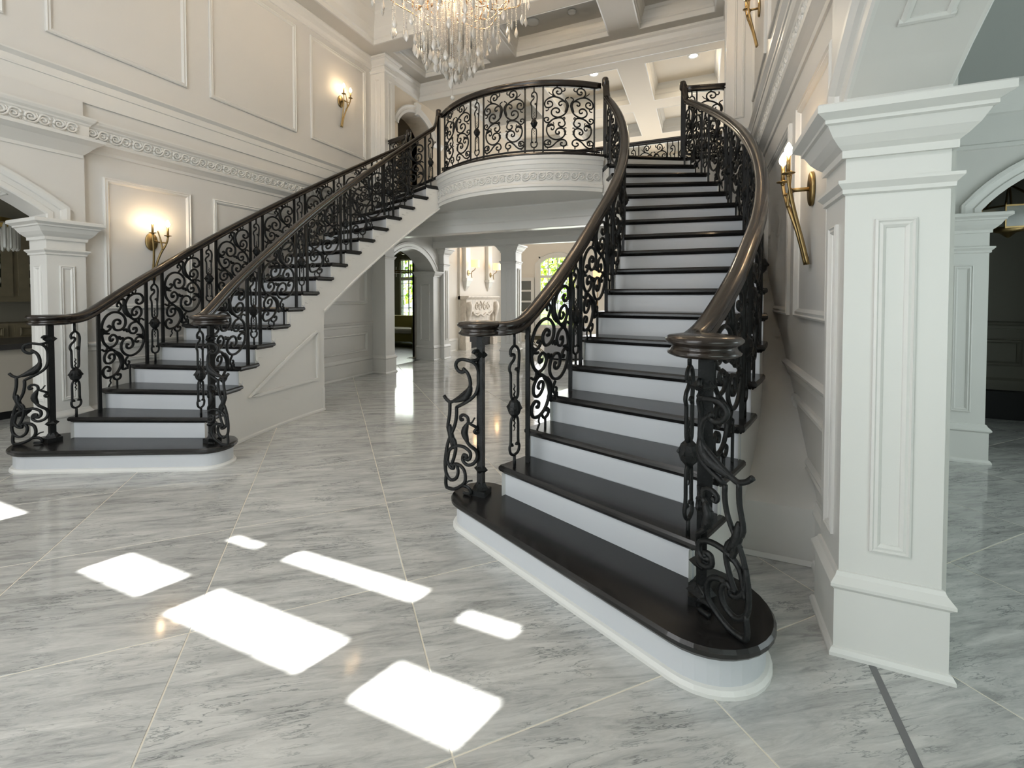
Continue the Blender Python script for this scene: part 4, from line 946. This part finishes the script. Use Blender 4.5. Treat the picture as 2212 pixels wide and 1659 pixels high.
# ------------------------------------------------------------------ crystal chandelier over the stair hall
CX, CY = X0, 4.41
ch = thing('crystal_chandelier', 'large crystal chandelier with rose-gold candle arms hanging over the stair hall', 'chandelier', (CX, CY, 3.69))
MB().lathe([(.012, 4.0), (.012, 6.5)], (CX, CY, 0), 8).build('stem', M_COPPER, ch, True)
MB().lathe([(.02, 4.75), (.05, 4.8), (.03, 4.9), (.065, 5.0), (.04, 5.1), (.075, 5.25), (.05, 5.35), (.09, 5.45), (.05, 5.6), (.11, 5.7), (.02, 5.8)], (CX, CY, 0), 14).build('centre_column', M_COPPER, ch, True)
def pol(r, a, z): return V((CX+r*math.cos(a), CY+r*math.sin(a), z))
for tier, (n, R, zc, zs, a0) in enumerate(((14, .74, 5.0, 5.25, .1), (10, .46, 4.93, 5.2, .3), (8, .58, 5.3, 5.5, .2))):
    for i in range(n):
        a = a0+2*PI*i/n
        k = MB().tube(crom([pol(.05, a, zs), pol(R*.35, a+.10, zc-.02), pol(R*.68, a+.12, zc-.10), pol(R*.92, a+.04, zc-.07), pol(R, a, zc)], 5), [.013]*8+[.010]*13, 6)
        k.tube(crom([pol(R*.55, a+.12, zc-.06), pol(R*.8, a+.26, zc+.03), pol(R*.98, a+.26, zc-.02), pol(R*1.0, a+.18, zc-.06)], 5), [.009]*8+[.005]*8, 5)
        k = k.build('arm', M_COPPER, ch, True)
        candle(k, pol(R, a, zc+.02), .085, .017, .8, M_COPPER)
mb = MB()
for R, z, ph in ((.80, 4.95, 0), (.52, 4.88, .4), (.86, 5.1, .2)):
    mb.tube([pol(R+.03*math.sin(9*2*PI*i/72), 2*PI*i/72, z+.045*math.sin(7*2*PI*i/72+ph)) for i in range(72)], .009, 5, closed=True)
mb.build('twig_rings', M_COPPER, ch, True)
def strand_mesh(L):
    mb = MB(); n = int(L/.021); rings = []
    for i in range(n):
        z = -L*i/n; d = L/n
        for r, dz in ((.0025, 0), (.0085, -.3), (.0085, -.6), (.0025, -.95)): rings.append([(r*math.cos(2*PI*j/6), r*math.sin(2*PI*j/6), z+dz*d) for j in range(6)])
    mb.loft(rings[::-1]); return mb
def drop_mesh(L, s=1.0):
    mb = MB(); mb.loft([[(r*s*math.cos(2*PI*j/8), r*s*.6*math.sin(2*PI*j/8), -L+z*s) for j in range(8)] for r, z in ((.002, -.115), (.016, -.098), (.026, -.075), (.023, -.055), (.010, -.02), (.002, 0))]); return mb
def zbot(r): return 3.92+.90*r
protos = {}
for R, n in ((.05, 6), (.11, 10), (.17, 13), (.24, 15), (.32, 17), (.42, 16), (.53, 16), (.65, 16), (.77, 16), (.88, 16)):
    for i in range(n):
        a = 2*PI*(i+random.uniform(-.25, .25))/n; rr = R+random.uniform(-.03, .03)
        zt_ = 4.96+random.uniform(-.05, .10); L = zt_-zbot(rr)-random.uniform(-.05, .09); L = max(.16, round(L/.06)*.06)
        loc = pol(rr, a, zt_)-ORG[ch]
        if L not in protos:
            s_ = strand_mesh(L); s_.v = [p+ORG[ch] for p in s_.v]; so_ = s_.build('crystal_strand', M_CRYS, ch, False)
            d_ = drop_mesh(L, 1.1); d_.v = [p+ORG[ch] for p in d_.v]; do_ = d_.build('crystal_drop', M_CRYS, so_, False); protos[L] = (so_, do_)
        else:
            p0, p1 = protos[L]; so_ = dup(p0, ch); do_ = dup(p1, so_)
        so_.location = loc; so_.rotation_euler = (0, 0, random.uniform(0, 3))
MB().lathe([(.002, 3.69-.026), (.018, 3.672), (.026, 3.69), (.018, 3.708), (.002, 3.716)], (CX, CY, 0), 12).tube([(CX, CY, 3.716), (CX, CY, 3.95)], .002, 4).build('crystal_ball', M_CRYS, ch, True)
point('chandelier_light', (CX, CY, 4.72), 5.0, (1, .76, .5), .15)  # added fill among the strands to brighten the crystals; no bulb here
for i in range(4): point('chandelier_light', pol(.5, .5+PI/2*i, 5.12), 19.0, (1, .76, .52), .12)

# ------------------------------------------------------------------ ceiling fittings
for x, y, lb in ((-2.05, 9.0, 'left'), (-.2, 9.05, 'right')):
    z = Z2+.31
    d = thing('downlight', 'glowing recessed downlight in the %s coffer beyond the landing' % lb, 'light', (x, y, z), 'recessed downlights')
    MB().lathe([(.07, -.008), (.10, -.012), (.105, 0)], (x, y, z), 20, cap=False).build('trim_ring', M_ALARM, d, True)
    MB().lathe([(.0, -.006), (.072, -.006)], (x, y, z), 20, cap=False).build('lens', M_DOWN, d)
    area('downlight_beam', (x, y, z-.02), (0, 0, -1), .14, .14, 14, (1, .82, .58))
for nm, lb, x, y, r in (('smoke_detector', 'small round white detector in the landing ceiling coffer', -2.05, 7.35, .07), ('ceiling_speaker', 'flat round speaker grille in the landing ceiling coffer', -2.75, 7.35, .12)):
    o = MB().lathe([(r, 0), (r, -.012), (r*.8, -.03 if r < .1 else -.014), (.001, -.032 if r < .1 else -.015)], (x, y, Z1+.29), 20).build(nm, M_ALARM, None, True); tag(o, lb, 'fitting')
tag(MB().lathe([(.012, 2.9), (.012, 3.35), (.05, 3.42), (.10, 3.52), (.11, 3.56), (.02, 3.55)], (-3.06, 13.6, 0), 14).build('brass_pendant', M_BRASS, None, True), 'small brass cup lamp seen through the bowed railing', 'lamp')

# ================================================================== FURNITURE AND FITTINGS IN THE ROOMS BEYOND
# round grey tub chair and cross-legged stool in the great room
tc_ = thing('tub_chair', 'round grey upholstered tub chair seen through the near stair railing', 'chair', (-3.0, 10.3, 0))
def ringpoly(c, r0, r1, a0, a1, n=24): return [(c[0]+r1*math.cos(a0+(a1-a0)*i/n), c[1]+r1*math.sin(a0+(a1-a0)*i/n)) for i in range(n+1)]+[(c[0]+r0*math.cos(a1+(a0-a1)*i/n), c[1]+r0*math.sin(a1+(a0-a1)*i/n)) for i in range(n+1)]
stack(MB(), ringpoly((-3.0, 10.3), .40, .50, PI*.95, PI*2.35), [(0, .04), (-.01, .1), (-.01, .70), (.015, .74)]).build('backrest', M_GREYF, tc_, True)
MB().lathe([(.42, .05), (.43, .35), (.40, .42), (.0, .43)], (-3.0, 10.3, 0), 24).build('seat', M_GREYF, tc_, True)
MB().lathe([(.46, 0), (.46, .045), (.0, .045)], (-3.0, 10.3, 0), 24).build('plinth', M_BLACK, tc_)
so2 = thing('cross_leg_stool', 'low stool with dark top and thin brass crossed legs near the column', 'stool', (-3.78, 10.5, 0))
MB().box(-4.05, -3.5, 10.3, 10.7, .40, .50).build('seat', mat('dark_olive', (.08, .07, .04), .8), so2)
for a, b_ in (((-4.0, 10.35), (-3.55, 10.65)), ((-3.55, 10.35), (-4.0, 10.65)), ((-4.0, 10.65), (-3.55, 10.35)), ((-3.55, 10.65), (-4.0, 10.35))):
    MB().tube([(*a, .40), (*b_, .0)], .011, 6).build('leg', M_GOLDT, so2, True)
# right-hand fireplace-side sconce glimpsed through the balusters
s = thing('shaded_sconce', 'lit shade glimpsed through the near stair balusters under the landing', 'sconce', (-2.30, 10.6, 1.9))
MB().lathe([(.11, 1.92), (.12, 2.12)], (-2.30, 10.6, 0), 18, cap=False).build('drum_shade', M_SHADE, s, True)
MB().lathe([(.10, .0), (.09, .02), (.012, .03), (.012, 1.95)], (-2.30, 10.6, 0), 14).build('stand', M_BRASS, s, True)
# sofa and ring chandelier in the sofa room
sf = thing('sofa', 'olive yellow sofa with pale seat in the dark room beyond the arch', 'sofa', (-9.0, 11.6, 0))
MB().box(-10.3, -7.9, 11.75, 12.0, .25, .86).build('backrest', M_OLIVE, sf)
MB().box(-10.3, -7.9, 11.0, 11.75, .12, .36).build('base', M_OLIVE, sf)
for i in range(3): stack(MB(), [(-10.28+.8*i, 10.98), (-9.5+.8*i, 10.98), (-9.5+.8*i, 11.74), (-10.28+.8*i, 11.74)], [(.02, .36), (0, .38), (0, .46), (.03, .50)]).build('seat_cushion', M_WHITEF, sf)
for x in (-10.45, -7.9): MB().box(x, x+.15, 10.95, 12.0, .1, .62).build('arm', M_OLIVE, sf)
rc = thing('ring_chandelier', 'dark brass ring chandelier with candles in the room beyond the arch', 'chandelier', (-7.55, 10.1, 2.15))
MB().tube([(-7.55+.48*math.cos(2*PI*i/36), 10.1+.48*math.sin(2*PI*i/36), 2.14) for i in range(36)], .022, 6, closed=True).build('ring', M_GOLDT, rc, True)
MB().tube([(-7.55, 10.1, 2.75), (-7.55, 10.1, 3.0)], .015, 6).tube([(-7.55, 10.1, 2.62), (-7.55, 10.1, 2.78)], .05, 8).build('stem', M_GOLDT, rc, True)
for i in range(4):
    a = 2*PI*i/4+.3; MB().tube([(-7.55+.47*math.cos(a), 10.1+.47*math.sin(a), 2.15), (-7.55, 10.1, 2.72)], .005, 5).build('rod', M_GOLDT, rc)
for i in range(12):
    a = 2*PI*i/12; MB().lathe([(.011, 2.02), (.011, 2.12), (.02, 2.15), (.012, 2.17), (.012, 2.30)], (-7.55+.48*math.cos(a), 10.1+.48*math.sin(a), 0), 8).build('candle', M_ALARM, rc, True)
# kitchen
isl = thing('kitchen_island', 'cream kitchen island with dark worktop behind the left newel', 'island', (-8.0, 1.9, 0))
MB().box(-8.6, -7.55, .4, 3.6, .1, .83).build('body', M_ISL, isl)
MB().box(-8.55, -7.60, .45, 3.55, 0, .1).build('toe_kick', M_BLACK, isl)
MB().box(-8.68, -7.47, .3, 3.7, .83, .895).build('worktop', mat('dark_worktop', (.045, .042, .04), .3), isl)
uc = thing('wall_cabinet', 'greige wall cabinet with leaded circle glass in the kitchen', 'cabinet', (-9.8, 3.0, 1.42))
MB().box(-10.0, -9.62, 2.0, 4.4, 1.42, 2.45).build('body', M_CAB, uc)
fk = frame((-9.62, 0, 0), (0, 1, 0), (0, 0, 1), (1, 0, 0))
for a, b_ in ((2.42, 3.26), (3.32, 4.16)):
    d = hole_wall(MB(), fk, a, b_, 1.46, 2.40, 0, .025, [(a+.12, b_-.12, 1.60, 2.24)]).build('door', M_CAB, uc)
    MB().ext(fk, [(a+.1, 1.58), (b_-.1, 1.58), (b_-.1, 2.26), (a+.1, 2.26)], .001, .006).build('glass', mat('dark_glass', (.03, .035, .02), .12), d)
    mb = MB()
    for i in range(3):
        for j in range(3):
            cy, cz = a+.22+.2*i, 1.70+.21*j; mb.tube([fk(cy+.095*math.cos(2*PI*q/18), cz+.095*math.sin(2*PI*q/18), .012) for q in range(18)], .008, 5, closed=True)
    mb.build('leaded_circles', mat('lead_came', (.35, .34, .26), .5), d, True)
MB().sweep([(-o, z) for o, z in [(0, 2.45), (.04, 2.47), (.08, 2.54), (.08, 2.56), (0, 2.56)]], [(-9.62, 2.0, 0), (-9.62, 4.4, 0)]).build('cornice', M_CAB, uc)
MB().box(-10.0, -9.60, 2.0, 4.4, 1.38, 1.42).build('light_rail', M_CAB, uc)
bc = thing('base_cabinet', 'greige kitchen base cabinet with drawers under a pale counter', 'cabinet', (-9.7, 3.0, 0))
MB().box(-10.0, -9.42, 1.2, 5.2, .1, 1.06).build('body', M_CAB, bc)
MB().box(-10.0, -9.38, 1.2, 5.2, .76, .80).build('counter', M_WHITEF, bc)
f9 = frame((-9.42, 0, 0), (0, 1, 0), (0, 0, 1), (1, 0, 0))
for i in range(4):
    a = 1.3+.95*i; d = MB().ext(f9, [(a, .84), (a+.88, .84), (a+.88, 1.03), (a, 1.03)], 0, .022).build('drawer', M_CAB, bc)
    panel(d, f9, (1, 0, 0), a+.05, a+.83, .87, 1.0, False, [(b2*.5, q+.02) for b2, q in PF], M_CAB)
    MB().tube([f9(a+.34, .935, .05), f9(a+.54, .935, .05)], .010, 6).build('handle', M_GOLDT, d, True)
kc = thing('prism_chandelier', 'brass chandelier hung with glass prisms over the kitchen island', 'chandelier', (-7.75, 2.05, 2.1))
MB().tube([(-7.75+.46*math.cos(2*PI*i/30), 2.05+.62*math.sin(2*PI*i/30), 2.34) for i in range(30)], .035, 4, closed=True).build('brass_band', mat('gold_band', (.42, .30, .10), .35, .9), kc)
mb0 = None
for i in range(44):
    a = 2*PI*i/44; x, y = -7.75+.46*math.cos(a), 2.05+.62*math.sin(a)
    if mb0 is None:
        m_ = MB().lathe([(.004, -.30), (.018, -.28), (.018, -.03), (.006, 0)], tuple(ORG[kc]), 6); mb0 = m_.build('glass_prism', mat('prism_glass', (.8, .8, .74), .08, trans=.3), kc); p_ = mb0
    else: p_ = dup(mb0, kc)
    p_.location = V((x, y, 2.31))-ORG[kc]
for i in range(3):
    a = 2*PI*i/3; MB().tube([(-7.75+.4*math.cos(a), 2.05+.5*math.sin(a), 2.36), (-7.75, 2.05, 2.9)], .006, 5).build('chain', M_GOLDT, kc)
MB().tube([(-7.75, 2.05, 2.9), (-7.75, 2.05, 3.2)], .012, 6).build('stem', M_GOLDT, kc)
# lantern in the right-hand dark passage
ln = thing('pendant_lantern', 'brass and glass pendant lantern beyond the right-hand arch', 'lantern', (2.93, 6.35, 2.08))
LX, LY = 2.93, 6.35
MB().lathe([(.09, 3.3), (.10, 3.27), (.02, 3.2), (.014, 3.0), (.02, 2.95), (.012, 2.72), (.03, 2.66), (.012, 2.62)], (LX, LY, 0), 14).build('stem', M_GOLDT, ln, True)
for z in (2.16, 2.38): MB().tube([(LX+.21*math.cos(2*PI*i/6), LY+.21*math.sin(2*PI*i/6), z) for i in range(6)], .012, 4, closed=True).build('frame_ring', M_BRASS, ln)
for i in range(6):
    a = 2*PI*i/6; b_ = 2*PI*(i+1)/6; p = V((LX+.21*math.cos(a), LY+.21*math.sin(a), 0)); q = V((LX+.21*math.cos(b_), LY+.21*math.sin(b_), 0))
    MB().tube([p+V((0, 0, 2.15)), p+V((0, 0, 2.39))], .008, 4).build('corner_post', M_BRASS, ln)
    MB().tube(crom([p+V((0, 0, 2.39)), V((LX+.13*math.cos(a), LY+.13*math.sin(a), 2.52)), V((LX, LY, 2.62))], 4), .009, 5).build('arm', M_GOLDT, ln, True)
    MB().add([p+V((0, 0, 2.16)), q+V((0, 0, 2.16)), q+V((0, 0, 2.38)), p+V((0, 0, 2.38))], [(0, 1, 2, 3)]).build('pane', mat('lantern_glass', (.7, .75, .7), .1, trans=.6), ln)
MB().lathe([(.19, 2.15), (.06, 2.12), (.02, 2.08), (.004, 2.07)], (LX, LY, 0), 12).build('finial', M_BRASS, ln, True)

# ================================================================== OUTSIDE
lw = MB().box(-40, 30, 14.4, 60, -.5, -.3).build('ground_outside', M_LAWN); tag(lw, kind='structure')
pr = thing('porch_railing', 'white balustrade outside the sofa room window', 'railing', (-10, 15.0, 0))
MB().box(-12.5, -8, 14.95, 15.05, .85, .93).build('top_rail', M_TRIM, pr); MB().box(-12.5, -8, 14.96, 15.04, .0, .08).build('bottom_rail', M_TRIM, pr)
tag(MB().box(-12.6, -7.5, 13.42, 15.2, -.3, -.001).build('porch_floor', M_STRIP), kind='structure')
for i in range(30): MB().box(-12.4+.15*i, -12.35+.15*i, 14.975, 15.025, .08, .85).build('baluster', M_TRIM, pr)
def tree(x, y, h, r, m, label, nl=900):
    t = thing('tree', label, 'tree', (x, y, -.3), 'trees outside the back windows')
    MB().tube(crom([(x, y, -.3), (x+.1, y, h*.4), (x-.1, y+.1, h*.85)], 5), [.16-.012*i for i in range(11)], 8).build('trunk', M_BARK, t, True)
    mb = MB()
    for i in range(nl):
        a = random.uniform(0, 2*PI); e = random.uniform(-1, 1); rr = r*random.uniform(.25, 1)**.6
        c = V((x+rr*math.sqrt(1-e*e)*math.cos(a), y+rr*math.sqrt(1-e*e)*math.sin(a), h*.55+rr*e*.95*h/(2.2*r)))
        n = V((random.uniform(-1, 1), random.uniform(-1, 1), random.uniform(-.3, 1))).normalized(); u_ = n.orthogonal().normalized()*random.uniform(.10, .2); w_ = n.cross(u_)*.7
        mb.add([c-u_, c+w_, c+u_, c-w_], [(0, 1, 2, 3)])
    o = mb.build('foliage', m, t); o['kind'] = 'stuff'
for i, (x, y, h, r, m, lb) in enumerate(((-9.5, 24, 5.5, 1.8, M_LEAF2, 'bright yellow-green tree left in the arched window'), (-7.2, 26, 6.5, 2.0, M_LEAF, 'darker green tree in the middle of the arched window'), (-5.2, 23.5, 5.2, 1.7, M_LEAF2, 'sunlit tree right in the arched window'), (-15.5, 22, 6.0, 2.2, M_LEAF, 'dark green tree outside the sofa room window'), (-13.2, 24, 5.5, 2.0, M_LEAF2, 'pale green tree outside the sofa room window'), (-3.0, 25, 6.0, 2.0, M_LEAF, 'green tree outside seen low through the near balusters'))):
    tree(x, y, h, r, m, lb)
bpy.context.view_layer.update()
